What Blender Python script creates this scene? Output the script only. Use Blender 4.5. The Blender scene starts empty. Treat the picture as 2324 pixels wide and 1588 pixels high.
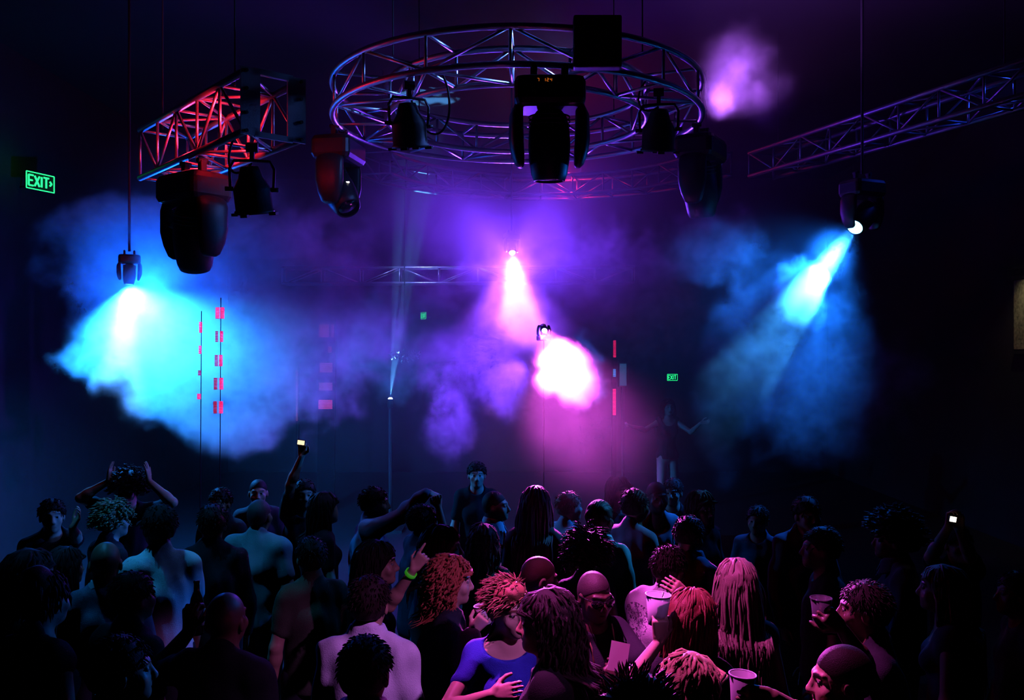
import bpy, bmesh, math, random, time
import numpy as np
from mathutils import Vector, Matrix, Euler
T0 = time.time()
random.seed(7)
scene = bpy.context.scene
COL = scene.collection
PI = math.pi
R = math.radians
# ------------------------------------------------------------------ camera
FPX = 2013.0            # focal length in pixels of the 2324 px wide frame
HC = 2.75               # eye height on the balcony, metres
cam = bpy.data.cameras.new('camera')
cam.sensor_width = 36.0
cam.lens = 36.0 * FPX / 2324.0
cam.clip_start = 0.05
cam_ob = bpy.data.objects.new('camera', cam)
COL.objects.link(cam_ob)
cam_ob.location = (0, 0, HC)
cam_ob.rotation_euler = (R(90), 0, 0)
scene.camera = cam_ob

def P(x, y, d):
    """point seen at pixel (x, y) of the photograph, d metres in front of the camera"""
    return Vector(((x - 1162.0) / FPX * d, d, HC - (y - 794.0) / FPX * d))

# ------------------------------------------------------------------ world, exposure
world = bpy.data.worlds.new('dark_club')
scene.world = world
world.use_nodes = True
world.node_tree.nodes['Background'].inputs[0].default_value = (0.0015, 0.002, 0.006, 1)
world.node_tree.nodes['Background'].inputs[1].default_value = 0.0
vs = scene.view_settings
vs.view_transform = 'Standard'
vs.look = 'None'
vs.gamma = 1.0
vs.use_curve_mapping = False
vs.exposure = 0.0
cy = scene.cycles
cy.max_bounces = 4
cy.diffuse_bounces = 0
cy.glossy_bounces = 1
cy.transmission_bounces = 4
cy.transparent_max_bounces = 8
cy.volume_bounces = 0
cy.volume_step_rate = 5.0
cy.use_adaptive_sampling = True
cy.adaptive_threshold = 0.18
cy.adaptive_min_samples = 8
cy.volume_max_steps = 256
cy.sample_clamp_direct = 0
cy.sample_clamp_indirect = 3.0
cy.caustics_reflective = False
cy.caustics_refractive = False

# ------------------------------------------------------------------ the club's stage lights, and lights added for glow and crowd
def spot(name, loc, target, color, watts, cone, blend=0.4, radius=0.05):
    L = bpy.data.lights.new(name, 'SPOT')
    L.color = color
    L.energy = watts
    L.spot_size = R(cone)
    L.spot_blend = blend
    L.shadow_soft_size = radius
    o = bpy.data.objects.new(name, L)
    COL.objects.link(o)
    o.location = loc
    o.rotation_euler = (Vector(target) - Vector(loc)).to_track_quat('-Z', 'Y').to_euler()
    return o

def omni(name, loc, color, watts, radius=0.05):
    L = bpy.data.lights.new(name, 'POINT')
    L.color = color
    L.energy = watts
    L.shadow_soft_size = radius
    o = bpy.data.objects.new(name, L)
    COL.objects.link(o)
    o.location = loc
    return o

CYAN = (0.015, 0.26, 1.0)
BLUE = (0.004, 0.10, 1.0)
PURP = (0.16, 0.035, 1.0)
MAGE = (0.85, 0.09, 1.0)
PINK = (1.0, 0.06, 0.75)
L_LEFT = P(293, 650, 9.0)
L_TOP = P(1163, 576, 12.0)
L_MID = P(1236, 751, 9.0)
L_RIGHT = P(1936, 521, 8.0)
L_RING = P(1622, 265, 8.2)
spot('left_cyan_core', L_LEFT, P(266, 880, 8.8), (.34, .55, .95), 1100, 34, 1.0)
spot('left_cyan_glow_fill', L_LEFT, L_LEFT + Vector((.22, .30, -1)), CYAN, 5200, 150, 0.8)  # second wide spot added at the lamp, stands in for scattered glow
omni('left_blue_glow_fill', L_LEFT + Vector((.05, .45, .02)), BLUE, 230, .1)  # added point light, imitates glow scattered above the lamp
spot('left_crowd_fill', (-2.9, 5.2, 5.9), P(400, 1330, 5.3), (.02, .34, .9), 420, 38, 0.9)  # added unseen lamp above the frame, brightens the crowd at left
spot('top_magenta', L_TOP, P(1180, 720, 11.2), (.9, .22, 1.0), 3000, 30, 0.6)
spot('top_purple_glow_fill', L_TOP + Vector((0, .2, -.1)), L_TOP + Vector((0, -1, .42)), PURP, 1100, 130, 0.9)  # added spot turned upward, makes the upper haze glow
spot('top_purple_drop', L_TOP, P(1170, 900, 11.6), (.24, .05, 1.0), 2400, 84, 0.9)  # added wide spot, fills the haze below the upper beam
spot('mid_magenta', L_MID, P(1480, 1350, 4.5), (0.9, 0.08, 0.85), 15000, 26, 0.7)
spot('mid_purple_glow_fill', L_MID, P(1060, 860, 9.2), PURP, 3000, 90, 0.9)  # added spot turned aside from the beam, brightens the purple smoke
spot('right_cyan_beam', L_RIGHT, P(1385, 1250, 5.8), (.04, .36, 1.0), 30000, 14, 0.5)
spot('right_blue_glow_fill', L_RIGHT, P(1640, 780, 7.2), (.008, .16, 1.0), 1100, 84, 0.95)  # added wide spot, makes smoke around the slanting beam glow blue
spot('ring_purple', L_RING, P(1680, 150, 8.3), (.45, .12, 1.0), 620, 105, 1.0, .12)
spot('side_violet_fill', (2.6, 1.6, 4.7), P(960, 1440, 3.95), (.70, .20, 1.0), 520, 19, 0.9)  # added unseen lamp near the camera, brightens backs turned this way
spot('overhead_magenta_fill', (-.7, 4.3, 5.7), (.66, 3.75, 1.5), (1.0, .10, .82), 2800, 28, 0.8)  # added unseen lamp overhead, brightens the dancers in front
spot('ring_blue_lamp', P(1315, 108, 7.0), P(1000, 150, 6.5), (.10, .24, 1.0), 190, 125, .6, .06)
spot('truss_red_lamp', P(548, 262, 6.2), P(400, 330, 7.1), (1.0, .012, .03), 60, 130, .6, .05)
omni('truss_red_lamp', P(415, 325, 6.95), (1.0, .012, .03), 13, .05)
omni('arc_red_lamp', P(1290, 395, 13.6), (1.0, .02, .10), 60, .05)
omni('wall_truss_blue_lamp', P(2290, 190, 8.2), (.02, .07, 1.0), 16, .05)
spot('far_truss_lamp', P(900, 560, 15.6), P(1000, 625, 16.5), (.2, .25, 1.0), 90, 150, .8)
# ------------------------------------------------------------------ materials and mesh helpers
def tag(o, label=None, cat=None, group=None, kind=None):
    if label: o['label'] = label
    if cat: o['category'] = cat
    if group: o['group'] = group
    if kind: o['kind'] = kind
    return o

_mats = {}
def mat(name, color, rough=0.6, metal=0.0, bump=0.0, bscale=40.0, mottle=0.0, spec=0.4, trans=0.0, attr=None):
    if name in _mats: return _mats[name]
    m = bpy.data.materials.new(name)
    m.use_nodes = True
    nt = m.node_tree
    b = nt.nodes['Principled BSDF']
    b.inputs['Base Color'].default_value = (*color, 1)
    b.inputs['Roughness'].default_value = rough
    b.inputs['Metallic'].default_value = metal
    b.inputs['Specular IOR Level'].default_value = spec
    if trans:
        b.inputs['Transmission Weight'].default_value = trans
        b.inputs['IOR'].default_value = 1.2
    tc = nt.nodes.new('ShaderNodeTexCoord')
    if bump or mottle:
        n = nt.nodes.new('ShaderNodeTexNoise')
        n.inputs['Scale'].default_value = bscale
        n.inputs['Detail'].default_value = 3
        nt.links.new(tc.outputs['Object'], n.inputs['Vector'])
    if bump:
        bp = nt.nodes.new('ShaderNodeBump')
        bp.inputs['Strength'].default_value = bump
        bp.inputs['Distance'].default_value = 0.01
        nt.links.new(n.outputs[0], bp.inputs['Height'])
        nt.links.new(bp.outputs[0], b.inputs['Normal'])
    src = None
    if attr:
        a = nt.nodes.new('ShaderNodeAttribute'); a.attribute_name = attr
        src = a.outputs['Color']
        nt.links.new(src, b.inputs['Base Color'])
    if mottle:
        mx = nt.nodes.new('ShaderNodeMix'); mx.data_type = 'RGBA'
        mx.inputs['A'].default_value = (*[c * (1 - mottle) for c in color], 1)
        mx.inputs['B'].default_value = (*[min(1, c * (1 + mottle)) for c in color], 1)
        nt.links.new(n.outputs[0], mx.inputs['Factor'])
        nt.links.new(mx.outputs['Result'], b.inputs['Base Color'])
    _mats[name] = m
    return m

def glow(name, color, strength):
    if name in _mats: return _mats[name]
    m = bpy.data.materials.new(name)
    m.use_nodes = True
    b = m.node_tree.nodes['Principled BSDF']
    b.inputs['Base Color'].default_value = (0.02, 0.02, 0.02, 1)
    b.inputs['Emission Color'].default_value = (*color, 1)
    b.inputs['Emission Strength'].default_value = strength
    m.cycles.emission_sampling = 'NONE'
    _mats[name] = m
    return m

class MB:
    """collects boxes, tubes and lathes; build() links them as one mesh object"""
    def __init__(self): self.v, self.f = [], []
    def add(self, vs, fs):
        k = len(self.v)
        self.v += [tuple(p) for p in vs]
        self.f += [tuple(i + k for i in f) for f in fs]
    def box(self, c, s, rot=None, taper=1.0, bev=0.0):
        c = Vector(c); hx, hy, hz = s[0] / 2, s[1] / 2, s[2] / 2
        M = rot if rot is not None else Matrix.Identity(3)
        if bev <= 0:
            vs = []
            for z in (-1, 1):
                t = taper if z < 0 else 1.0
                for x, y in ((-1, -1), (1, -1), (1, 1), (-1, 1)):
                    vs.append(c + M @ Vector((x * hx * t, y * hy * t, z * hz)))
            self.add(vs, [(3, 2, 1, 0), (4, 5, 6, 7), (0, 1, 5, 4), (1, 2, 6, 5), (2, 3, 7, 6), (3, 0, 4, 7)])
            return
        # rounded box: stacked rounded-rectangle rings
        rings = []
        prof = [(-hz, bev), (-hz + bev * .3, bev * .3), (-hz + bev, 0), (hz - bev, 0), (hz - bev * .3, bev * .3), (hz, bev)]
        for z, ins in prof:
            t = taper + (1 - taper) * (z + hz) / (2 * hz)
            ring = []
            ax, ay = hx * t - ins, hy * t - ins
            b = min(bev, ax * .9, ay * .9)
            for q, (sx, sy) in enumerate(((1, 1), (-1, 1), (-1, -1), (1, -1))):
                for j in range(4):
                    a = PI / 2 * q + PI / 2 * j / 3
                    ring.append(c + M @ Vector((sx * (ax - b) + b * math.cos(a), sy * (ay - b) + b * math.sin(a), z)))
            rings.append(ring)
        self.loft(rings)
    def loft(self, rings, closed=True, caps=True):
        n = len(rings[0]); vs = [p for r in rings for p in r]; fs = []
        for i in range(len(rings) - 1):
            for j in range(n if closed else n - 1):
                a, b = i * n + j, i * n + (j + 1) % n
                fs.append((a, b, b + n, a + n))
        if caps:
            fs.append(tuple(range(n - 1, -1, -1)))
            fs.append(tuple((len(rings) - 1) * n + j for j in range(n)))
        self.add(vs, fs)
    def tube(self, pts, r, seg=8, closed=False):
        pts = [Vector(p) for p in pts]
        rr = r if hasattr(r, '__len__') else [r] * len(pts)
        rings = []; up = None
        for i, p in enumerate(pts):
            if closed:
                d = pts[(i + 1) % len(pts)] - pts[i - 1]
            else:
                d = pts[min(i + 1, len(pts) - 1)] - pts[max(i - 1, 0)]
            d.normalize()
            if up is None:
                up = Vector((0, 0, 1)) if abs(d.z) < .9 else Vector((1, 0, 0))
            s = d.cross(up).normalized(); up = s.cross(d).normalized()
            rings.append([p + (s * math.cos(2 * PI * k / seg) + up * math.sin(2 * PI * k / seg)) * rr[i] for k in range(seg)])
        if closed: rings.append(rings[0])
        self.loft(rings, caps=not closed)
    def lathe(self, prof, M=None, seg=20, caps=True):
        """prof: (radius, z) pairs; M: 4x4 placing the axis"""
        M = M if M is not None else Matrix.Identity(4)
        rings = [[M @ Vector((r * math.cos(2 * PI * k / seg), r * math.sin(2 * PI * k / seg), z)) for k in range(seg)] for r, z in prof]
        self.loft(rings, caps=caps)
    def build(self, name, m, parent=None, smooth=False, loc=None):
        me = bpy.data.meshes.new(name)
        me.from_pydata(self.v, [], self.f)
        bm = bmesh.new(); bm.from_mesh(me)
        bmesh.ops.recalc_face_normals(bm, faces=bm.faces)
        bm.to_mesh(me); bm.free()
        if smooth:
            me.polygons.foreach_set('use_smooth', [True] * len(me.polygons))
        o = bpy.data.objects.new(name, me)
        COL.objects.link(o)
        if m: me.materials.append(m)
        if parent: o.parent = parent
        if loc is not None: o.location = loc
        return o

def empty(name, loc=(0, 0, 0), rz=0.0, label=None, cat=None, group=None):
    o = bpy.data.objects.new(name, None)
    o.empty_display_size = 0.1
    COL.objects.link(o)
    o.location = loc
    o.rotation_euler = (0, 0, rz)
    return tag(o, label, cat, group)

def copy_tree(o, parent=None):
    c = o.copy(); COL.objects.link(c)
    if parent: c.parent = parent
    for ch in list(o.children): copy_tree(ch, c)
    return c

def align(loc, direction, up=(0, 0, 1)):
    """4x4 whose local -Z points along direction"""
    q = Vector(direction).normalized().to_track_quat('-Z', 'Y')
    return Matrix.Translation(loc) @ q.to_matrix().to_4x4()

BLACK = mat('black_metal', (0.012, 0.012, 0.014), 0.55, 0.0, 0.15, 60)
BLACK_PLASTIC = mat('black_plastic', (0.010, 0.010, 0.012), 0.45, 0.0, 0.1, 120, spec=0.3)
RUBBER = mat('black_rubber', (0.01, 0.01, 0.01), 0.7)
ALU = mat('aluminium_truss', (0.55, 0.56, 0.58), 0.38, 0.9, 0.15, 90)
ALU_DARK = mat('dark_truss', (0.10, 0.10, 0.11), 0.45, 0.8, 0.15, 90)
# ------------------------------------------------------------------ the hall
ROOM_X0, ROOM_X1, ROOM_Y0, ROOM_Y1, ROOM_Z = -6.4, 7.1, -1.5, 20.0, 6.6
WALL_M = mat('dark_painted_wall', (0.011, 0.012, 0.015), 0.8, 0, 0.3, 6, 0.4)
CEIL_M = mat('black_ceiling', (0.003, 0.003, 0.004), 0.9, 0, 0.3, 4, 0.3)
FLOOR_M = mat('dark_dance_floor', (0.02, 0.02, 0.024), 0.35, 0, 0.1, 12, 0.4)
def slab(name, c, s, m):
    b = MB(); b.box(c, s); return tag(b.build(name, m), kind='structure')
cx, cyy = (ROOM_X0 + ROOM_X1) / 2, (ROOM_Y0 + ROOM_Y1) / 2
W, D = ROOM_X1 - ROOM_X0, ROOM_Y1 - ROOM_Y0
slab('floor', (cx, cyy, -0.05), (W + .4, D + .4, 0.1), FLOOR_M)
slab('ceiling', (cx, cyy, ROOM_Z + .05), (W + .4, D + .4, 0.1), CEIL_M)
slab('wall_left', (ROOM_X0 - .05, cyy, ROOM_Z / 2), (0.1, D, ROOM_Z), WALL_M)
slab('wall_right', (ROOM_X1 + .05, cyy, ROOM_Z / 2), (0.1, D, ROOM_Z), WALL_M)
slab('wall_back', (cx, ROOM_Y1 + .05, ROOM_Z / 2), (W, 0.1, ROOM_Z), WALL_M)
slab('wall_front', (cx, ROOM_Y0 - .05, ROOM_Z / 2), (W, 0.1, ROOM_Z), WALL_M)
# ------------------------------------------------------------------ trusses
def bar(name, a, b, r, m, parent, seg=7):
    k = MB(); k.tube([a, b], r, seg); return k.build(name, m, parent, True)

def round_truss(label, centre, ro, ri, z0, z1, n, a0, a1, m, rc=0.026, rb=0.013, phase=0.0, name='ring_truss'):
    root = empty(name, (centre[0], centre[1], z0), 0, label, 'truss')
    full = abs(a1 - a0) > 359
    def pt(rad, ang, z): return Vector((rad * math.sin(ang), -rad * math.cos(ang), z - z0))
    for rad in (ro, ri):
        for z in (z0, z1):
            k = MB(); cnt = 72
            aa = [R(a0) + R(a1 - a0) * i / cnt for i in range(cnt + (0 if full else 1))]
            k.tube([pt(rad, a, z) for a in aa], rc, 8, closed=full)
            k.build('chord', m, root, True)
    for i in range(n + (0 if full else 1)):
        a = R(a0 + phase) + R(a1 - a0) * i / n
        b = a + R(a1 - a0) / n
        for rad in (ro, ri):
            bar('strut', pt(rad, a, z0), pt(rad, a, z1), rb, m, root)
        for z in (z0, z1):
            bar('strut', pt(ro, a, z), pt(ri, a, z), rb, m, root)
        if not full and i == n: break
        for rad in (ro, ri):
            za, zb = (z0, z1) if i % 2 else (z1, z0)
            bar('diagonal_brace', pt(rad, a, za), pt(rad, b, zb), rb, m, root)
        if i % 2: bar('diagonal_brace', pt(ro, a, z0), pt(ri, b, z0), rb, m, root)
        else: bar('diagonal_brace', pt(ri, a, z0), pt(ro, b, z0), rb, m, root)
    return root

def straight_truss(label, a, b, w, h, bays, m, rc=0.026, rb=0.012, plate=False, name='box_truss'):
    """a, b: ends of the lower chord nearest the camera (world points); the box extends w to the far side and h upward"""
    a, b = Vector(a), Vector(b)
    root = empty(name, a, 0, label, 'truss')
    ax = (b - a); L = ax.length; ax.normalize()
    side = ax.cross(Vector((0, 0, 1))).normalized()
    if side.y < 0: side = -side
    up = Vector((0, 0, 1))
    def pt(t, i, j): return ax * (L * t) + side * (w * i) + up * (h * j)
    for i in (0, 1):
        for j in (0, 1):
            bar('chord', pt(0, i, j), pt(1, i, j), rc, m, root, 9)
    for q in range(bays + 1):
        t = q / bays; t2 = (q + 1) / bays
        for i in (0, 1): bar('strut', pt(t, i, 0), pt(t, i, 1), rb, m, root)
        for j in (0, 1): bar('strut', pt(t, 0, j), pt(t, 1, j), rb, m, root)
        if q == bays: break
        for i in (0, 1):
            j = q % 2
            bar('diagonal_brace', pt(t, i, j), pt(t2, i, 1 - j), rb, m, root)
        bar('diagonal_brace', pt(t, q % 2, 0), pt(t2, 1 - q % 2, 0), rb, m, root)
        bar('diagonal_brace', pt(t, q % 2, 1), pt(t2, 1 - q % 2, 1), rb, m, root)
    if plate:
        k = MB()
        rot = Matrix((side, ax, up)).transposed()
        for i in (0.08, 0.92):
            k.box(pt(0, i, .5) - ax * .012, (w * .34, .012, h * 1.12), rot)
        for j in (-.03, 1.03):
            k.box(pt(0, .5, j) - ax * .012, (w * .7, .012, h * .1), rot)
        k.build('end_plate', ALU, root)
        k = MB()
        for i in (0, 1):
            for j in (0, .3, .7, 1):
                M = Matrix.Translation(pt(0, i, j) - ax * .02) @ ax.to_track_quat('Z', 'Y').to_matrix().to_4x4()
                k.lathe([(.012, -.012), (.012, .006)], M, 8)
        k.build('bolt_set', BLACK, root)
    return root

RT_END = P(2480, 168, 6.9).lerp(P(1700, 400, 11.2), 1.0)
RING_C = (0.045, 7.92); RING_Z0, RING_Z1 = 4.78, 5.05
ring = round_truss('large round aluminium truss lit blue hanging over the dance floor', RING_C, 1.62, 1.15, RING_Z0, RING_Z1, 16, 0, 360, ALU, phase=-2)
k = MB(); k.box((.56, -1.62, .15), (.34, .10, .37), bev=.012); k.box((.56, -1.675, .15), (.05, .02, .3), bev=.004)
k.build('junction_box', BLACK, ring)
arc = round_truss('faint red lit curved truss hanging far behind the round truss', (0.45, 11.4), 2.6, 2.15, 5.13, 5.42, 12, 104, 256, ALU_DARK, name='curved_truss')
lt = straight_truss('straight box truss glowing red inside with a bolted end plate', P(556, 297, 5.9), P(318, 404, 7.45), .40, .40, 5, ALU, plate=True)
rt = straight_truss('straight box truss lit dim blue along the wall with the stone panel', P(2480, 168, 6.9), RT_END, .36, .29, 9, mat('dimmed_truss', (.22, .23, .26), .45, .9, .15, 90))  # darker copy of the truss aluminium, dimness put into its colour
ft = straight_truss('distant horizontal truss behind the upper magenta lamp', P(640, 643, 16.5), P(1440, 640, 16.5), .3, .29, 9, ALU)

# drop cables carrying the trusses
for tr, offs in ((ring, [(math.sin(R(a)) * 1.38, -math.cos(R(a)) * 1.38, RING_Z1 - RING_Z0) for a in (45, 135, 225, 315)]),
                 (arc, [(math.sin(R(a)) * 2.37, -math.cos(R(a)) * 2.37, .29) for a in (110, 180, 250)])):
    for o in offs:
        k = MB(); z = ROOM_Z - tr.location.z
        k.tube([o, (o[0], o[1], z + .02)], .006, 6); k.build('drop_cable', BLACK, tr)
for tr, a, b, w, h in ((lt, P(556, 297, 5.9), P(318, 404, 7.45), .4, .4), (rt, P(2480, 168, 6.9), RT_END, .36, .29), (ft, P(640, 643, 16.5), P(1440, 640, 16.5), .3, .29)):
    ax = Vector(b) - Vector(a)
    for t in (.15, .85):
        o = ax * t + Vector((0, w * .5, h)); k = MB()
        k.tube([o, (o.x, o.y, ROOM_Z - tr.location.z + .02)], .006, 6); k.build('drop_cable', BLACK, tr)

# ------------------------------------------------------------------ moving heads
def head_profile(s=1.0):
    return [(0.02 * s, .25 * s), (.09 * s, .245 * s), (.125 * s, .20 * s), (.145 * s, .10 * s), (.15 * s, 0), (.145 * s, -.10 * s), (.128 * s, -.20 * s), (.112 * s, -.245 * s), (.10 * s, -.25 * s), (.095 * s, -.235 * s), (.01, -.235 * s)]

def moving_head(label, loc, pan=0.0, aim=(0, 0, -1), scale=1.0, lens=None, display=False, led=None, group=None, pipe=0.0, below=False, name='moving_head_light'):
    """loc: hanging point; aim: direction of the lens in the world; pan: turn of the yoke about the vertical"""
    root = empty(name, loc, 0, label, 'stage light', group)
    s = scale
    Rz = Matrix.Rotation(pan, 3, 'Z')
    def tr(v): return Rz @ Vector(v) * s
    up = -1.0 if below else 1.0
    k = MB()
    if not below:
        for x in (-.11, .11):
            k = MB(); k.box(tr((x, 0, -.035)), (.05 * s, .05 * s, .11 * s), Rz, bev=.008 * s)
            k.tube([tr((x, -.04, .01)), tr((x, .04, .01))], .02 * s, 8)
            k.build('clamp', BLACK, root)
    k = MB(); k.box(tr((0, 0, -.19 * up)), (.50 * s, .36 * s, .22 * s), Rz, bev=.05 * s); k.build('base', BLACK_PLASTIC, root)
    if display:
        k = MB(); k.box(tr((-.04, -.184, -.135)), (.13 * s, .006, .035 * s), Rz); k.build('display', mat('display_glass', (.004, .004, .004), .2), root)
        k = MB()   # seven-segment figures of the read-out
        SEG = {'1': 'bc', '2': 'abged', '7': 'abc', '4': 'fgbc', '-': 'g'}
        for ci, chd in ((0, '7'), (2, '1'), (3, '2'), (4, '4')):
            x0 = -.04 + (ci - 2) * .022; z0 = -.135; w, h = .011, .020
            ends = {'a': ((0, h), (w, h)), 'b': ((w, h), (w, h / 2)), 'c': ((w, h / 2), (w, 0)), 'd': ((0, 0), (w, 0)), 'e': ((0, h / 2), (0, 0)), 'f': ((0, h), (0, h / 2)), 'g': ((0, h / 2), (w, h / 2))}
            for sg in SEG[chd]:
                (xa, za), (xb, zb) = ends[sg]
                k.tube([tr((x0 + xa - w / 2, -.189, z0 + za - h / 2)), tr((x0 + xb - w / 2, -.189, z0 + zb - h / 2))], .0018, 4)
        k.build('lettering', glow('orange_read_out', (1, .22, .02), .5), root)
    for sx in (-1, 1):
        k = MB()
        rings = []
        for z, w, d, xo in ((-.26, .06, .24, .215), (-.34, .10, .26, .235), (-.50, .11, .26, .235), (-.60, .10, .22, .225), (-.68, .07, .16, .21), (-.70, .04, .10, .205)):
            rings.append([tr((sx * xo + w / 2 * math.cos(a) * 1.0, d / 2 * math.sin(a), z * up)) for a in [2 * PI * j / 14 for j in range(14)]])
        k.loft(rings); k.build('yoke_arm', BLACK_PLASTIC, root, True)
    c = tr((0, 0, -.55 * up))
    M = align(c, aim)
    k = MB(); k.lathe(head_profile(s), M, 22); hd = k.build('lamp_head', BLACK_PLASTIC, root, True)
    k = MB()
    for z in (.14, .17, .20): k.lathe([(.147 * s, z * s - .006), (.15 * s, z * s), (.147 * s, z * s + .006)], M, 22, caps=False)
    k.build('cooling_fins', BLACK, hd)
    k = MB(); k.lathe([(.001, -.243 * s), (.095 * s, -.243 * s), (.097 * s, -.236 * s), (.001, -.236 * s)], M, 22)
    k.build('lens', lens or mat('dark_lens', (.01, .01, .012), .08, spec=.6), hd, True)
    if led is not None:
        k = MB(); k.box(M @ Vector((0.0, 0.15 * s, -.06 * s)), (.028, .006, .012)); k.build('indicator_led', glow('white_led', (1, .9, .8), 6), root)
    if pipe:
        k = MB()
        k.tube([(0, 0, 0 if pipe > 0 else .1 * s), (0, 0, pipe)], .006 if pipe < 0 else .014, 8)
        if pipe < 0: k.box((0, 0, pipe + .02), (.5, .5, .04))
        else: k.box((0, 0, pipe - .025), (.14, .14, .03))
        k.build('mounting_pipe', BLACK, root)
    return root, c + Vector(loc), M

DOWN = (0, 0, -1)
moving_head('large dark moving head light hanging lens down at the front of the round truss', (RING_C[0] + .22, RING_C[1] - 1.61, RING_Z0 - .03), 0, (0, .05, -1), 1.0, display=True)
moving_head('dark moving head light hanging under the red truss', P(440, 372, 6.6), R(-38), (-.12, .45, -1), 1.0)
moving_head('dark moving head light with a tiny white led at the end of the round truss', (RING_C[0] - 1.62, RING_C[1] + .15, RING_Z0 - .03), R(80), (.45, -.5, -.75), 1.0, led=1)
moving_head('dark moving head light hanging below the purple glow at the end of the round truss', (RING_C[0] + 1.66, RING_C[1] + .1, RING_Z0 - .03), R(60), (.1, .2, -1), 1.0)

# ------------------------------------------------------------------ par cans
def par_can(label, loc, aim, yaw, cable=None, s=1.0):
    root = empty('par_can', loc, 0, label, 'stage light', None)
    Rz = Matrix.Rotation(yaw, 3, 'Z')
    def tr(v): return Rz @ Vector(v) * s
    k = MB(); k.tube([tr((-.04, 0, .01)), tr((.04, 0, .01))], .035 * s, 10); k.box(tr((0, 0, -.04)), (.03 * s, .04 * s, .08 * s), Rz)
    k.build('clamp', BLACK, root)
    c = Vector((0, 0, -.28 * s))
    k = MB()
    k.tube([tr((-.145, 0, -.27)), tr((-.15, 0, -.14)), tr((-.12, 0, -.085)), tr((0, 0, -.08)), tr((.12, 0, -.085)), tr((.15, 0, -.14)), tr((.145, 0, -.27))], .011 * s, 6)
    k.build('yoke', BLACK, root)
    M = align(c, aim)
    k = MB(); k.lathe([(.02, .16), (.06, .155), (.075, .12), (.085, .08), (.12, .02), (.128, 0), (.128, -.14), (.138, -.145), (.138, -.165), (.118, -.165), (.11, -.10), (.02, -.02)], M @ Matrix.Scale(s, 4), 20)
    can = k.build('can', BLACK, root, True)
    k = MB(); k.lathe([(.001, -.09), (.11, -.10), (.11, -.105), (.001, -.095)], M @ Matrix.Scale(s, 4), 20); k.build('lens', mat('dark_lens', (.01, .01, .012), .08, spec=.6), can, True)
    for j in range(4):
        k = MB(); q = M @ Matrix.Rotation(PI / 2 * j, 4, 'Z') @ Vector((.142 * s, 0, -.17 * s))
        k.box(q, (.05 * s, .05 * s, .02 * s), (M @ Matrix.Rotation(PI / 2 * j, 4, 'Z')).to_3x3())
        k.build('filter_clip', BLACK, can)
    for sx in (-1, 1):
        k = MB(); k.tube([tr((sx * .125, 0, -.28)), tr((sx * .18, 0, -.28))], .016 * s, 8); k.build('tilt_knob', BLACK, root, True)
    if cable:
        k = MB(); pts = [Vector(p) for p in cable]
        sm = []
        for i in range(24):
            t = i / 23; n = len(pts) - 1
            # bezier through control points
            q = [p.copy() for p in pts]
            while len(q) > 1: q = [q[j].lerp(q[j + 1], t) for j in range(len(q) - 1)]
            sm.append(q[0])
        k.tube(sm, .009, 6); k.build('power_cable', RUBBER, root, True)
    return root
par_can('dark par can hanging from the near side of the round truss with a looping cable', P(928, 197, 6.55), (.05, .25, -1), R(20), [(.02, 0, -.1), (.10, .05, -.5), (.42, .05, -.45), (.30, .05, 0.1), (.22, 0.02, .12)])
par_can('dark par can hanging from the round truss beside the purple glow', P(1495, 213, 6.9), (0, .25, -1), R(-10), [(.0, 0, -.1), (-.15, .05, -.2), (-.2, .05, .0), (-.1, .0, .1)])
par_can('dark par can hanging under the end plate of the red truss', P(572, 338, 6.15), (.05, .25, -1), R(10), [(.0, 0, -.1), (-.22, .05, -.3), (-.2, .05, .05), (-.1, .0, .1)])

# ------------------------------------------------------------------ burning lamps: each a moving head aimed along its beam
def lit(label, L, target, m, s, stand=False):
    aim = (Vector(target) - L).normalized()
    body = L - aim * (.30 * s) + Vector((0, 0, .55 * s))
    if stand:
        body = L - aim * (.30 * s) - Vector((0, 0, .55 * s))
        moving_head(label, body, R(25), aim, s, lens=m, pipe=-body.z, below=True)
    else:
        moving_head(label, body, R(25), aim, s, lens=m, pipe=ROOM_Z + .02 - body.z)
lit('moving head throwing the wide cyan cone into billowing smoke', L_LEFT, L_LEFT + Vector((0, -.05, -1)), glow('cyan_lens', (.1, .6, 1), 3), .42)
lit('moving head throwing the upper magenta beam straight down', L_TOP, P(1180, 720, 11.2), glow('magenta_lens', (1, .45, 1), 30), .42)
lit('moving head throwing the lower magenta beam onto the dancers', L_MID, P(1480, 1350, 4.5), glow('magenta_lens', (1, .45, 1), 30), .26, True)
lit('moving head with a glowing lens throwing the slanting cyan beam', L_RIGHT, P(1385, 1250, 5.8), glow('bright_cyan_lens', (.25, .8, 1), 8), .72)
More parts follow.
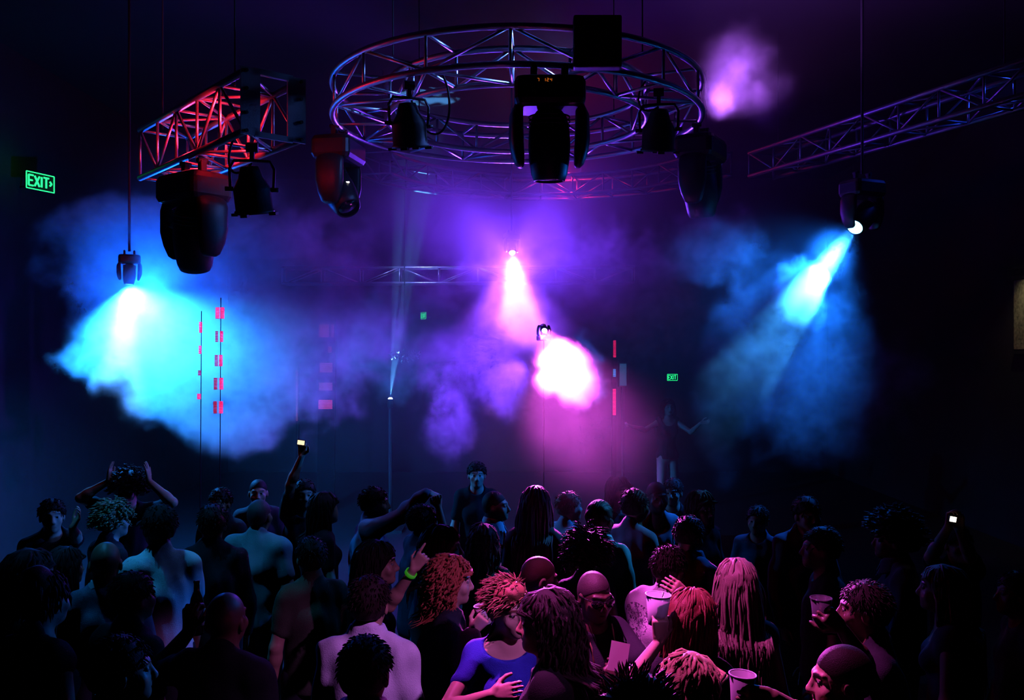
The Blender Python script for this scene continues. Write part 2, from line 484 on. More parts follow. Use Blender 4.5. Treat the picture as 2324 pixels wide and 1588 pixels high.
# ------------------------------------------------------------------ exit signs
GREEN = glow('exit_green', (.01, 1.0, .10), 1.1)
GREEN_EDGE = glow('exit_edge', (.02, 1.0, .25), 1.6)
LETTER = {'E': [((0, 0), (0, 1)), ((0, 1), (.6, 1)), ((0, .5), (.5, .5)), ((0, 0), (.6, 0))],
          'X': [((0, 0), (.65, 1)), ((0, 1), (.65, 0))],
          'I': [((.1, 0), (.1, 1))],
          'T': [((0, 1), (.7, 1)), ((.35, 1), (.35, 0))],
          '>': [((0, .72), (.25, .5)), ((.25, .5), (0, .28))]}
def exit_sign(label, loc, rz, w, h, bright, arrow, wall):
    root = empty('exit_sign', loc, rz, label, 'exit sign', None)
    k = MB(); k.box((0, .02, 0), (w, .03, h), bev=.004); k.build('sign_panel', mat('sign_glass', (.01, .06, .02), .2), root)
    k = MB(); e = h * .035
    for a, b in (((-w / 2, -h / 2), (w / 2, -h / 2)), ((w / 2, -h / 2), (w / 2, h / 2)), ((w / 2, h / 2), (-w / 2, h / 2)), ((-w / 2, h / 2), (-w / 2, -h / 2))):
        k.tube([(a[0], 0, a[1]), (b[0], 0, b[1])], e, 5)
    k.build('lit_edge', GREEN_EDGE if bright else GREEN, root)
    k = MB()
    adv = {'E': .8, 'X': .85, 'I': .38, 'T': .85, '>': .3}
    txt = 'EXIT' + ('>' if arrow else '')
    tot = sum(adv[c] for c in txt); H = h * .62; sx = (w * .84) / tot
    x = -w * .42
    for c in txt:
        for (xa, za), (xb, zb) in LETTER[c]:
            k.tube([(x + xa * sx, 0, (za - .5) * H), (x + xb * sx, 0, (zb - .5) * H)], h * .055, 6)
        x += adv[c] * sx
    k.build('lettering', GREEN_EDGE if bright else GREEN, root)
    k = MB(); k.box((0, .036, -h * .1), (w * .5, .03, h * .4))
    wl = Matrix.Rotation(-rz, 3, 'Z') @ (Vector(wall) - Vector(loc))
    k.tube([(0, .04, -h * .1), (wl.x, wl.y, -h * .1)], .012, 6); k.build('mounting_bracket', BLACK, root)
    return root
sd = 11.3
exit_sign('large green exit sign with an arrow high on the dark side wall', P(92, 413, sd), R(70), .42, .21, True, True, (ROOM_X0 - .01, sd + .25, 0))
k = MB()
exit_sign('small green exit sign seen edge on above the blue upward beam', P(961, 716, 19.6), R(-58), .25, .145, True, False, (-1.85, ROOM_Y1 + .01, 0))
exit_sign('small green exit sign over the dancer on the platform', P(1526, 856, 19.85), 0, .225, .14, True, False, (P(1526, 856, 19.85).x, ROOM_Y1 + .01, 0))
omni('exit_sign_wash', P(96, 372, 11.28) , (.02, 1, .12), 1.2, .05)

# brackets that hold the signs
# ------------------------------------------------------------------ red light columns
POST_M = mat('dull_black_post', (.004, .004, .005), .9, spec=.05)
RED_HOT = glow('red_led', (1.0, .012, .13), 1.1)
RED_MID = glow('red_led_mid', (1.0, .012, .07), .35)
RED_DIM = glow('red_led_dim', (1.0, .01, .03), .14)
def led_column(label, d, x_top, x_bot, y0, y1, wpx, panels, cat='light column'):
    """panels: (y_top, y_bottom, [(x offset px, width px, material)]); the post leans from x_top to x_bot"""
    top, bot = P(x_top, y0, d), P(x_bot, y1, d)
    foot = Vector((bot.x, d + .02, 0))
    root = empty('light_column', foot, 0, label, cat, None)
    k = MB(); k.box((0, 0, .03), (.3, .3, .06), bev=.015); k.build('base_plate', POST_M, root)
    k = MB(); w = wpx / FPX * d + .02 if d > 9 else .006
    po = .06 if d > 9 else .016
    a = Vector((bot.x, d + po, .06)) - foot; b = Vector((top.x, d + po, top.z + .06)) - foot
    k.loft([[a + Vector((sx * w / 2, sy * (.04 if d > 9 else .003), 0)) for sx, sy in ((-1, -1), (1, -1), (1, 1), (-1, 1))], [b + Vector((sx * w / 2, sy * (.04 if d > 9 else .003), 0)) for sx, sy in ((-1, -1), (1, -1), (1, 1), (-1, 1))]])
    k.build('post', POST_M, root)
    for ya, yb, cols in panels:
        for xo, wp, m in cols:
            t = (0.5 * (ya + yb) - y0) / (y1 - y0); xc = x_top + (x_bot - x_top) * t + xo
            n = max(3, int((yb - ya) / 3.2)); k = MB()
            for i in range(n):
                yy = ya + (yb - ya) * (i + .5) / n
                q = P(xc, yy, d) - foot
                k.box(q, (wp / FPX * d, .02, (yb - ya) / n * .78 / FPX * d))
            k.build('light_panel', m, root)
    return root
led_column('tall red light column with two stripes of glowing panels in blue smoke', 8.15, 500, 496, 690, 960, 26,
           [(697, 723, [(-6, 8, RED_HOT), (5, 8, RED_HOT)]), (751, 776, [(-7, 5, RED_MID), (4, 6, RED_HOT)]), (805, 831, [(-7, 6, RED_MID), (3, 7, RED_HOT)]),
            (857, 884, [(-8, 7, RED_MID), (5, 8, RED_HOT)]), (910, 938, [(-8, 7, RED_MID), (5, 8, RED_HOT)])])
led_column('thin red light column nearest the wide cyan cone', 8.25, 456, 451, 720, 920, 10,
           [(730, 755, [(0, 6, RED_HOT)]), (784, 803, [(0, 5, RED_HOT)]), (840, 852, [(0, 5, RED_MID)]), (893, 906, [(0, 7, RED_HOT)])])
led_column('broad dim red light column beside the upward blue beam', 15.0, 742, 738, 730, 940, 36,
           [(735, 765, [(13, 6, RED_DIM), (-6, 22, RED_DIM)]), (786, 800, [(8, 8, RED_DIM)]), (823, 845, [(0, 28, RED_DIM)]), (868, 886, [(0, 30, RED_DIM)]), (907, 928, [(0, 31, RED_MID)])])
led_column('thin red and blue light tube beside the white-pink smoke puff', 14.0, 1395, 1394, 765, 950, 7,
           [(772, 811, [(0, 6, RED_HOT)]), (837, 855, [(0, 6, glow('blue_led', (.05, .3, 1), .8))]), (882, 942, [(0, 7, RED_HOT)])])
led_column('faint orange light line between the red light columns', 14.6, 674, 673, 835, 955, 3,
           [(838, 955, [(0, 3, glow('orange_line', (1, .12, .03), .12))])])

# pale blue glowing patch beside the tube, its kind unknown, built as a screen
def screen(label, q, w, h, m, rz=0):
    root = empty('screen', (q.x, q.y, 0), rz, label, 'screen')
    k = MB(); k.box((0, .03, q.z), (w + .05, .05, h + .05), bev=.008); k.build('screen_frame', BLACK, root)
    k = MB(); k.box((0, 0.0, q.z), (w, .012, h)); k.build('display', m, root)
    k = MB(); k.tube([(0, .05, 0), (0, .05, q.z)], .03, 8); k.box((0, .05, .02), (.4, .4, .04)); k.build('stand', BLACK, root)
screen('pale blue screen beside the red and blue light tube', P(1414, 850, 14.6), .11, .36, glow('blue_panel_glow', (.06, .22, .6), .25))

# ------------------------------------------------------------------ upward beam
UP = P(886, 905, 13.5)
root = empty('beam_light', (UP.x, UP.y, 0), 0, 'small lamp throwing a narrow pale blue beam upward', 'stage light')
k = MB(); k.box((0, 0, .02), (.4, .4, .04)); k.tube([(0, 0, .04), (0, 0, UP.z - .12)], .03, 8); k.build('stand', BLACK, root)
k = MB(); k.lathe([(.03, -.14), (.045, -.12), (.05, -.01), (.05, .0), (.04, .0), (.035, -.02), (.001, -.02)], Matrix.Translation((0, 0, UP.z)), 14); k.build('lamp_can', BLACK, root, True)
k = MB(); k.lathe([(.001, 0), (.018, .008), (.034, .012), (.034, .03), (.02, .04), (.001, .045)], Matrix.Translation((0, 0, UP.z - .02)), 14); k.build('bulb', glow('white_blue_bulb', (.75, .9, 1), 8), root, True)
spot('upward_beam', UP + Vector((0, 0, .04)), P(899, 790, 13.5), (.10, .42, 1.0), 22000, 13, .25, .01)

# ------------------------------------------------------------------ ornament hanging at the end of the upward beam
q = P(918, 806, 13.5)
root = empty('hanging_ornament', q, 0, 'sparkling ornament hanging where the upward blue beam ends', 'ornament')
rs_ = random.Random(3)
k = MB()
for i in range(90):
    a = rs_.random() * 2 * PI; r = .24 * rs_.random() ** .6; z = rs_.uniform(-.10, .10) * (1.2 - r / .3) ; s_ = rs_.uniform(.012, .022)
    c = Vector((r * math.cos(a), r * math.sin(a), z))
    k.add([c + Vector(v) * s_ for v in ((1, 0, 0), (0, 1, 0), (-1, 0, 0), (0, -1, 0), (0, 0, 1.6), (0, 0, -1.6))], [(0, 1, 4), (1, 2, 4), (2, 3, 4), (3, 0, 4), (1, 0, 5), (2, 1, 5), (3, 2, 5), (0, 3, 5)])
o = k.build('crystal_cluster', mat('crystal', (.6, .5, .5), .08, .9), root); o['kind'] = 'stuff'
k = MB()
for j in range(3):
    k.tube([(.08 * (j + 1) * math.cos(2 * PI * i / 24), .08 * (j + 1) * math.sin(2 * PI * i / 24), .02) for i in range(24)], .008, 6, closed=True)
    k.box((0, 0, .02), (.5, .012, .012), Matrix.Rotation(PI / 3 * j, 3, 'Z'))
k.tube([(0, 0, .02), (0, 0, ROOM_Z - q.z + .02)], .008, 6); k.build('hanger', BLACK, root)
# ------------------------------------------------------------------ lit stone panel on the side wall
yy = 12.2
STONE = mat('rough_stone', (.20, .19, .13), .9, 0, 1.0, 22, .98)
root = empty('stone_panel', (ROOM_X1 - .02, 12.6, 2.0), 0, 'rough lit stone panel on the side wall at the edge of the picture', 'wall panel')
k = MB(); k.box((0, -.63, 1.24), (.06, 1.0, .98), bev=.01); k.build('stone_face', STONE, root)
k = MB(); k.box((0, -.63, 1.76), (.10, 1.06, .05)); k.box((0, -.63, .72), (.10, 1.06, .05)); k.build('panel_frame', BLACK, root)
k = MB(); k.tube([(-.1, -.6, 1.9), (-.1, .1, 1.9)], .03, 8); k.build('strip_lamp', BLACK, root)
spot('stone_panel_lamp', (ROOM_X1 - .45, 11.8, 4.0), (ROOM_X1, 12.0, 3.1), (1, .85, .5), 18, 90, .8, .05)

# ------------------------------------------------------------------ dancer's platform
q = P(1515, 1130, 12.0)
root = empty('dance_platform', (q.x, 12.2, 0), 0, 'low dark platform under the dancer', 'platform')
k = MB(); k.box((0, 0, .36), (1.3, 1.0, .06), bev=.01); k.build('deck', mat('platform_deck', (.03, .03, .035), .5), root)
k = MB(); k.box((0, 0, .17), (1.2, .9, .33)); k.build('skirt', BLACK, root)
PLATFORM = (q.x, 12.2, .39)
# ------------------------------------------------------------------ bodies: smooth blends of tapered limbs, meshed by surface nets
def axis(lo, hi, coarse, fine, spans):
    out = [lo]
    while out[-1] < hi:
        p = out[-1]
        st = coarse
        for a, b in spans:
            if a - coarse <= p <= b: st = fine
        out.append(p + st)
    return np.array(out, np.float32)

class Field:
    def __init__(self, xs, ys, zs):
        self.ax = (xs, ys, zs)
        self.F = np.full((len(xs), len(ys), len(zs)), 9.0, np.float32)
    def block(self, lo, hi):
        sl = []
        for a, l, h in zip(self.ax, lo, hi):
            i0 = max(int(np.searchsorted(a, l)) - 1, 0); i1 = min(int(np.searchsorted(a, h)) + 1, len(a))
            if i1 - i0 < 1: return None, None
            sl.append(slice(i0, i1))
        X = self.ax[0][sl[0]][:, None, None]; Y = self.ax[1][sl[1]][None, :, None]; Z = self.ax[2][sl[2]][None, None, :]
        return tuple(sl), (X, Y, Z)
    def union(self, sl, d, k):
        A = self.F[sl]
        if k <= 0: self.F[sl] = np.minimum(A, d); return
        h = np.maximum(k - np.abs(A - d), 0) / k
        self.F[sl] = np.minimum(A, d) - h * h * k * .25
    def carve(self, sl, d, k):
        A = self.F[sl]; d = -d
        h = np.maximum(k - np.abs(A - d), 0) / k
        self.F[sl] = np.maximum(A, d) + h * h * k * .25
    def cap(self, a, b, ra, rb, k=.02, inflate=0.0, sub=False):
        a = np.array(a, float); b = np.array(b, float); ra += inflate; rb += inflate
        m = max(ra, rb) + k + .03
        sl, g = self.block(np.minimum(a, b) - m, np.maximum(a, b) + m)
        if sl is None: return
        d = b - a; L2 = float(d @ d) + 1e-9
        px, py, pz = g[0] - a[0], g[1] - a[1], g[2] - a[2]
        t = np.clip((px * d[0] + py * d[1] + pz * d[2]) / L2, 0, 1)
        D = np.sqrt((px - t * d[0]) ** 2 + (py - t * d[1]) ** 2 + (pz - t * d[2]) ** 2) - (ra + (rb - ra) * t)
        (self.carve if sub else self.union)(sl, D.astype(np.float32), k)
    def ell(self, c, r, k=.02, rot=None, inflate=0.0, sub=False):
        c = np.array(c, float); r = np.array(r, float) + inflate
        m = r.max() + k + .03
        sl, g = self.block(c - m, c + m)
        if sl is None: return
        p = [g[0] - c[0], g[1] - c[1], g[2] - c[2]]
        if rot is not None:
            Q = np.array(rot).T
            p = [Q[i, 0] * p[0] + Q[i, 1] * p[1] + Q[i, 2] * p[2] for i in range(3)]
        q = np.sqrt((p[0] / r[0]) ** 2 + (p[1] / r[1]) ** 2 + (p[2] / r[2]) ** 2)
        q2 = np.sqrt((p[0] / r[0] ** 2) ** 2 + (p[1] / r[1] ** 2) ** 2 + (p[2] / r[2] ** 2) ** 2) + 1e-6
        D = np.where(q < .2, -r.min() * .8, q * (q - 1) / q2)
        (self.carve if sub else self.union)(sl, D.astype(np.float32), k)
    def mesh(self):
        F = self.F; nx, ny, nz = F.shape
        s = F < 0
        cnt = np.zeros((nx - 1, ny - 1, nz - 1), np.int8)
        for i in (0, 1):
            for j in (0, 1):
                for k in (0, 1): cnt += s[i:nx - 1 + i, j:ny - 1 + j, k:nz - 1 + k]
        act = (cnt > 0) & (cnt < 8)
        I, J, K = np.nonzero(act)
        if len(I) == 0: return np.zeros((0, 3)), np.zeros((0, 4), int)
        idx = np.full(act.shape, -1, np.int64); idx[I, J, K] = np.arange(len(I))
        acc = np.zeros((len(I), 3)); num = np.zeros(len(I))
        A = self.ax
        corners = [(i, j, k) for i in (0, 1) for j in (0, 1) for k in (0, 1)]
        for c0 in corners:
            for axi in range(3):
                if c0[axi]: continue
                c1 = list(c0); c1[axi] = 1
                f0 = F[I + c0[0], J + c0[1], K + c0[2]]; f1 = F[I + c1[0], J + c1[1], K + c1[2]]
                cr = (f0 < 0) != (f1 < 0)
                t = np.where(cr, f0 / np.where(f0 == f1, 1, f0 - f1), 0)
                p0 = np.stack([A[0][I + c0[0]], A[1][J + c0[1]], A[2][K + c0[2]]], 1)
                p1 = np.stack([A[0][I + c1[0]], A[1][J + c1[1]], A[2][K + c1[2]]], 1)
                acc += np.where(cr[:, None], p0 + (p1 - p0) * t[:, None], 0); num += cr
        V = acc / num[:, None]
        Q = []
        for axi in range(3):
            o1, o2 = [(1, 2), (2, 0), (0, 1)][axi]
            lo = [slice(1, n - 1) for n in F.shape]
            a = list(lo); b = list(lo)
            a[axi] = slice(0, F.shape[axi] - 1); b[axi] = slice(1, F.shape[axi])
            sa, sb = s[tuple(a)], s[tuple(b)]
            off = [1, 1, 1]; off[axi] = 0
            for flip, M in ((False, sa & ~sb), (True, ~sa & sb)):
                g = np.array(np.nonzero(M)) + np.array(off)[:, None]
                def cell(d1, d2):
                    q = g.copy(); q[o1] += d1; q[o2] += d2
                    return idx[q[0], q[1], q[2]]
                quad = np.stack([cell(-1, -1), cell(0, -1), cell(0, 0), cell(-1, 0)], 1)
                if flip: quad = quad[:, ::-1]
                Q.append(quad)
        Q = np.concatenate(Q)
        Q = Q[(Q >= 0).all(1)]
        return V, Q

def np_mesh(name, V, Q, m, parent=None, smooth=True):
    me = bpy.data.meshes.new(name)
    me.vertices.add(len(V)); me.vertices.foreach_set('co', np.asarray(V, np.float32).ravel())
    Q = np.asarray(Q); k = Q.shape[1]
    me.loops.add(Q.size); me.loops.foreach_set('vertex_index', Q.ravel().astype(np.int32))
    me.polygons.add(len(Q)); me.polygons.foreach_set('loop_start', np.arange(0, Q.size, k, dtype=np.int32))
    me.polygons.foreach_set('use_smooth', np.ones(len(Q), bool) if smooth else np.zeros(len(Q), bool))
    me.update(calc_edges=True)
    me.validate()
    o = bpy.data.objects.new(name, me); COL.objects.link(o)
    if m: me.materials.append(m)
    if parent: o.parent = parent
    return o

def wob(V, f, seed):
    """cheap smooth noise in [-1, 1] from a few sine waves"""
    r = np.random.RandomState(seed); out = np.zeros(len(V))
    for i in range(5):
        w = r.normal(size=3) * f * (1 + .5 * i); out += np.sin(V @ w + r.rand() * 6.28) / (1 + .5 * i)
    return out / 2.6
# ------------------------------------------------------------------ people
SKIN = {'fair': (.60, .38, .28), 'tan': (.42, .25, .16), 'brown': (.17, .085, .05), 'dark': (.085, .042, .026)}
def rotm(yaw=0., pitch=0., roll=0.):
    """head turn: yaw to its own right, pitch down, roll to its right"""
    return (Matrix.Rotation(-yaw, 3, 'Z') @ Matrix.Rotation(-pitch, 3, 'X') @ Matrix.Rotation(roll, 3, 'Y'))

def mats_skin(tone):
    m = mat('skin_' + tone, SKIN[tone], .5, 0, .05, 90, spec=.45, attr='tint')
    return m

def unit(v): return v / (np.linalg.norm(v) + 1e-9)

def ik(S, W, l1, l2, hint):
    S, W, hint = np.array(S, float), np.array(W, float), np.array(hint, float)
    d = W - S; L = np.linalg.norm(d)
    if L > (l1 + l2) * .985: W = S + d / L * (l1 + l2) * .985; d = W - S; L = np.linalg.norm(d)
    u = d / L; h = hint - u * (hint @ u); h = unit(h)
    a = (l1 * l1 - l2 * l2 + L * L) / (2 * L); b = math.sqrt(max(l1 * l1 - a * a, 0))
    return S + u * a + h * b, W

def hand_prims(W, d, n, side, pose, s):
    """finger and palm segments. d: along the fingers, n: out of the back of the hand, side: +1 when the thumb is on d x n"""
    d = unit(np.array(d, float)); n = np.array(n, float); n = unit(n - d * (n @ d)); t = np.cross(d, n) * side   # towards the thumb
    P_ = []
    pc = W + d * .045 * s
    curl = {'relaxed': (.35, .5, .4), 'grip': (.75, 1.0, .8), 'point': (1.3, 1.6, 1.0), 'flat': (.1, .15, .1), 'fist': (1.4, 1.6, 1.0)}[pose]
    lens = (.072, .080, .074, .058)
    for i in range(4):
        off = (1.5 - i) * .0195 * s
        base = W + d * .088 * s + t * off - n * abs(i - 1.2) * .002
        c = curl if not (pose == 'point' and i == 0) else (.05, .1, .05)
        a = 0.0; p = base; L = lens[i] * s; r = (.0092 - .0006 * i) * s
        P_.append((W + d * .02 * s + t * off * .7, base, .0125 * s, .0115 * s, .012))
        for q, fr in enumerate((.45, .31, .24)):
            a += c[q]
            dirn = d * math.cos(a) - n * math.sin(a) + t * (1.5 - i) * .035
            e = p + unit(dirn) * L * fr
            P_.append((p, e, r, r * .9, .003)); p = e; r *= .9
    # thumb leaves the side of the palm near its base
    tb = W + d * .028 * s + t * .026 * s
    th1 = tb + unit(t * .8 + d * .65 - n * (.5 if pose != 'flat' else .1)) * .040 * s
    th2 = th1 + unit(d * .9 + t * (.15 if pose in ('grip', 'fist', 'point') else .5) - n * (.7 if pose in ('grip', 'point', 'fist') else .2)) * .034 * s
    th3 = th2 + unit(d * .8 - t * .1 - n * .7 if pose in ('grip', 'fist', 'point') else d + t * .2) * .024 * s
    P_ += [(W + d * .012 * s + t * .012 * s, tb, .014 * s, .014 * s, .01), (tb, th1, .0125 * s, .0115 * s, .008), (th1, th2, .0105 * s, .010 * s, .003), (th2, th3, .010 * s, .0085 * s, .003)]
    return P_, pc

class Person: pass

def make_person(px, py, d=None, H=None, yaw=0., label='', tone='tan', hair=('short', (.02, .012, .008)), top=('tshirt', (.02, .02, .025)), pants=(.015, .015, .02),
                head=(0., 0., 0.), build=1.0, female=False, left=None, right=None, lod=1, lean=0., base_z=0., seed=0, collar=None, glasses=False, extra=None, open_front=None, neckline=None, bare_arms=True, hat=None, stoop=0.):
    """px, py: crown of the head in the photograph; d: distance; yaw: 0 faces away from the camera, 90 the right of the picture, 180 the camera.
    left / right: (target in the world, finger direction, pose, elbow hint local) for that arm. lod 0 = near, 2 = far"""
    if d is None: d = (HC - H) * FPX / (py - 794.0)
    crown = P(px, py, d)
    Hs = crown.z - base_z
    s = Hs / 1.752
    a = R(yaw)
    root = empty('person', (crown.x, crown.y, base_z), -a, label, 'person', None)
    rs = np.random.RandomState(seed + int(px) * 7 + int(py))
    def loc(w):
        v = Vector(w) - Vector((crown.x, crown.y, base_z))
        v = Matrix.Rotation(a, 3, 'Z') @ v
        return np.array(v) / s
    fine = (.0048, .0075, .011)[lod]; coarse = (.012, .015, .02)[lod]
    bw = build * (.90 if female else 1.0)
    sh = (.150 if not female else .132) * build
    ln = np.array((0., lean, 0.))
    # joints (metres of a 1.752 m person); the crown stays above the origin
    HC_ = np.array((0., 0., 1.655))
    neck = np.array((0., -.02, 1.545))
    chest = np.array((0., -.03 - lean * .3, 1.29)); waist = np.array((0., -.03 - lean * .7, 1.09)); hip = np.array((0., -.03 - lean, .95))
    S = {1: np.array((sh, -.035 - lean * .1, 1.415)), -1: np.array((-sh, -.035 - lean * .1, 1.415))}
    arms = {}
    for sd, spec in ((1, right), (-1, left)):
        if spec is None:
            f = .06 + .10 * rs.rand()
            W = S[sd] + np.array((sd * (.045 + .03 * rs.rand()), f, -.52)); hint = np.array((sd * .6, -.8, 0)); fd = np.array((0, .25, -1)); pose = 'relaxed'; nn = np.array((sd, 0, 0))
        else:
            W = loc(spec[0]); pose = spec[2]; hint = np.array(spec[3], float)
            fdw = Vector(spec[1]); fd = np.array(Matrix.Rotation(a, 3, 'Z') @ fdw)
            nn = np.array(Matrix.Rotation(a, 3, 'Z') @ Vector(spec[4])) if len(spec) > 4 else np.array((sd, 0, 0.2))
        # raised arms lift the shoulder
        lift = max(0., min(1., (W[2] - 1.35) / .5)) * .05
        S[sd] = S[sd] + np.array((-sd * lift * .3, 0, lift))
        E_, W = ik(S[sd], W, .285, .255, hint)
        if spec is None or len(spec) < 5:
            nn = np.array((sd * 1.0, 0, 0.))
        arms[sd] = (S[sd], E_, W, fd, pose, nn)
    HR = np.array(rotm(R(head[0]), R(head[1]), R(head[2])))
    pivot = np.array((0., -.02, 1.56))
    def hp(p): return pivot + HR @ (np.array(p, float) - pivot)
    # keep the crown where the photograph shows it
    tip = hp((0, -.012, 1.752)); shift = np.array((-tip[0], -tip[1] , 0)) * .8
    def hp(p, _s=shift): return pivot + HR @ (np.array(p, float) - pivot) + _s
    # ---------- body
    hands = []
    for sd in (1, -1):
        S_, E_, W, fd, pose, nn = arms[sd]
        hands.append((W - .11, W + .11)) if (lod == 0 or (lod == 1 and (right if sd > 0 else left) is not None)) else None
        hands[-1:] = hands[-1:]
    hl, hh = hp((0, 0, 1.65)) - np.array((.105, .125, .125)), hp((0, 0, 1.65)) + np.array((.105, .135, .115))
    allp = np.array([p for sd in arms for p in arms[sd][:3]] + [hip])
    lo = np.minimum(allp.min(0) - .20, (-.25, -.26, 0)); hi = np.maximum(allp.max(0) + .20, (.25, .24, 1.79)); lo[2] = -.01
    spans = [[(hl[i], hh[i])] + [(h[0][i], h[1][i]) for h in hands] for i in range(3)]
    F = Field(*[axis(lo[i], hi[i], coarse, fine, spans[i]) for i in range(3)])
    def trunk(F, inf=0., k=.04):
        F.ell(hip, (.162 * bw * (1.06 if female else 1), .115, .12), k, None, inf)
        F.ell(waist, (.138 * bw * (.88 if female else 1), .10, .15), k, None, inf)
        F.ell(chest, (.158 * bw, .112, .17), k, None, inf)
        if female:
            for sx in (-1, 1): F.ell(chest + np.array((sx * .065, .085, .0)), (.056, .05, .056), .03, None, inf * .7)
        F.cap(S[1] * (.92, 1, 1), S[-1] * (.92, 1, 1), .058 * build, .058 * build, k, inf)
        for sd in (1, -1): F.cap(neck + np.array((sd * .02, 0, -.07)), S[sd] + np.array((-sd * .03, 0, .01)), .05, .045, k, inf)
    def upper(F, sd, t0, t1, inf=0., k=.02):
        S_, E_, W = arms[sd][:3]
        q0, q1 = .052 * build, .038 * build
        if female: q0, q1 = .043, .033
        F.cap(S_ + (E_ - S_) * t0, S_ + (E_ - S_) * t1, q0 + (q1 - q0) * t0, q0 + (q1 - q0) * t1, k, inf)
    def fore(F, sd, t0, t1, inf=0., k=.02):
        S_, E_, W = arms[sd][:3]
        q0, q1 = (.040 * build, .026 * build) if not female else (.034, .022)
        m = E_ + (W - E_) * .3
        if t0 == 0: F.cap(E_, m + (W - E_) * 0, q0, q0 * 1.02, k, inf)
        F.cap(E_ + (W - E_) * max(t0, .25), E_ + (W - E_) * t1, q0, q0 + (q1 - q0) * t1, k, inf)
    def legs(F, inf=0., z0=.06):
        for sx in (-1, 1):
            h_ = hip + np.array((sx * .085 * bw, 0, -.03)); kn = np.array((sx * .10, -.01 - lean * .5, .50)); an = np.array((sx * .105, -.03, .085))
            F.cap(h_, kn, .088 * bw, .058, .03, inf); F.cap(kn, an, .056, .040, .03, inf)
    trunk(F); legs(F)
    for sx in (-1, 1): F.cap((sx * .105, -.05, .035), (sx * .125, .13, .03), .035, .028, .02)
    F.cap(neck + np.array((0, -.01, -.10)), hp((0, -.012, 1.60)), .062 * (.86 if female else 1.05), .052 * (.88 if female else 1.05), .035)
    for sd in (1, -1):
        upper(F, sd, 0, 1); fore(F, sd, 0, 1)
        S_, E_, W, fd, pose, nn = arms[sd]
        hs = .88 if female else 1.0
        hpz, pc = hand_prims(W, fd, nn, -sd, pose, hs)
        arms[sd] = arms[sd] + (pc,)
        if lod < 2 or (right if sd > 0 else left) is not None:
            for p0, p1, r0, r1, k in hpz: F.cap(p0, p1, r0, r1, k)
        else: F.cap(W, W + unit(fd) * .13, .03, .02, .01)
    jaw = .94 if female else 1.0
    def H_(c, r, k=.02, sub=False, R2=None): F.ell(hp(c), r, k, HR if R2 is None else HR @ R2, 0., sub)
    def Hc(p, q, r0, r1, k=.01, sub=False): F.cap(hp(p), hp(q), r0, r1, k, 0., sub)
    H_((0, -.014, 1.662), (.074, .094, .090), .02)
    H_((0, .022, 1.61), (.060 * jaw, .070, .088), .03)
    H_((0, .050, 1.578), (.047 * jaw, .048, .052), .03)
    H_((0, .078, 1.545), (.020, .018, .016), .025)
    if lod < 2:
        for sx in (-1, 1):
            H_((sx * .045, .064, 1.607), (.020, .018, .022), .02)
            Hc((sx * .012, .089, 1.662), (sx * .046, .072, 1.664), .009, .007, .012)
            H_((sx * .031, .094, 1.640), (.016, .013, .010), .012, True)
            Hc((sx * .021, .0875, 1.6475), (sx * .042, .0805, 1.6465), .0048, .0042, .004)
            Hc((sx * .021, .0865, 1.6315), (sx * .041, .080, 1.6325), .0042, .0038, .004)
            H_((sx * .077, -.008, 1.622), (.010, .021, .032), .008, False, np.array(Matrix.Rotation(-.2, 3, 'X')))
            if lod == 0: H_((sx * .087, -.004, 1.626), (.005, .011, .017), .005, True)
            H_((sx * .010, .104, 1.601), (.0085, .011, .008), .008)
        Hc((0, .088, 1.652), (0, .109, 1.612), .0085, .0115, .012)
        H_((0, .112, 1.606), (.0115, .011, .010), .008)
        Hc((-.017, .085, 1.5735), (.017, .085, 1.5735), .0055, .0055, .008)
        Hc((0, .0905, 1.5735), (0, .0905, 1.573), .005, .005, .012)
        Hc((-.014, .0835, 1.5625), (.014, .0835, 1.5625), .0062, .0062, .008)
        if lod == 0: Hc((-.022, .099, 1.568), (.022, .099, 1.568), .0035, .0035, .004, True)
    V, Q = F.mesh()
    body = np_mesh('body', V * s, Q, mats_skin(tone), root)
    # lips, brows and stubble-free skin as a colour attribute of the skin itself
    L = (V - pivot - shift) @ HR + pivot          # head-local
    col = np.tile(np.array(SKIN[tone]), (len(V), 1))
    lips = ((L[:, 0] / .024) ** 2 + ((L[:, 2] - 1.568) / .0115) ** 2 + ((L[:, 1] - .090) / .022) ** 2) < 1
    col[lips] = np.array(SKIN[tone]) * ((.75, .42, .42) if female else (.8, .6, .58))
    hc = np.array(hair[1]) if hair else np.array((.02, .012, .01))
    brow = (np.abs(np.abs(L[:, 0]) - .031) < .019) & (np.abs(L[:, 2] - 1.6655 + .12 * np.abs(np.abs(L[:, 0]) - .028)) < .0048) & (L[:, 1] > .055)
    col[brow] = np.minimum(hc, SKIN[tone]) * .8 + .004
    ca = body.data.color_attributes.new('tint', 'FLOAT_COLOR', 'POINT')
    ca.data.foreach_set('color', np.concatenate([col, np.ones((len(V), 1))], 1).astype(np.float32).ravel())
    # ---------- eyes
    if lod < 2 and not glasses:
        for sx in (-1, 1):
            c = hp((sx * .031, .0785, 1.640)); f = HR @ np.array((0, 1., 0))
            k = MB(); k.lathe([(.001, .0118), (.0045, .0109), (.0058, .0102), (.009, .0074), (.0115, .002), (.0117, -.002), (.009, -.0074), (.001, -.0118)], Matrix.Translation(Vector(c * s)) @ Vector(f).to_track_quat('Z', 'Y').to_matrix().to_4x4() @ Matrix.Scale(s, 4), 10)
            e = k.build('eye', mat('eye_white', (.32, .30, .28), .3), root, True)
            e.data.materials.append(mat('iris', (.03, .016, .008), .2))
            for p in e.data.polygons:
                lp = (Vector(c * s) - p.center).length
                if (p.center - Vector(c * s)).normalized().dot(Vector(f)) > .86: p.material_index = 1
    # ---------- clothes
    style, tcol = top[0], top[1]
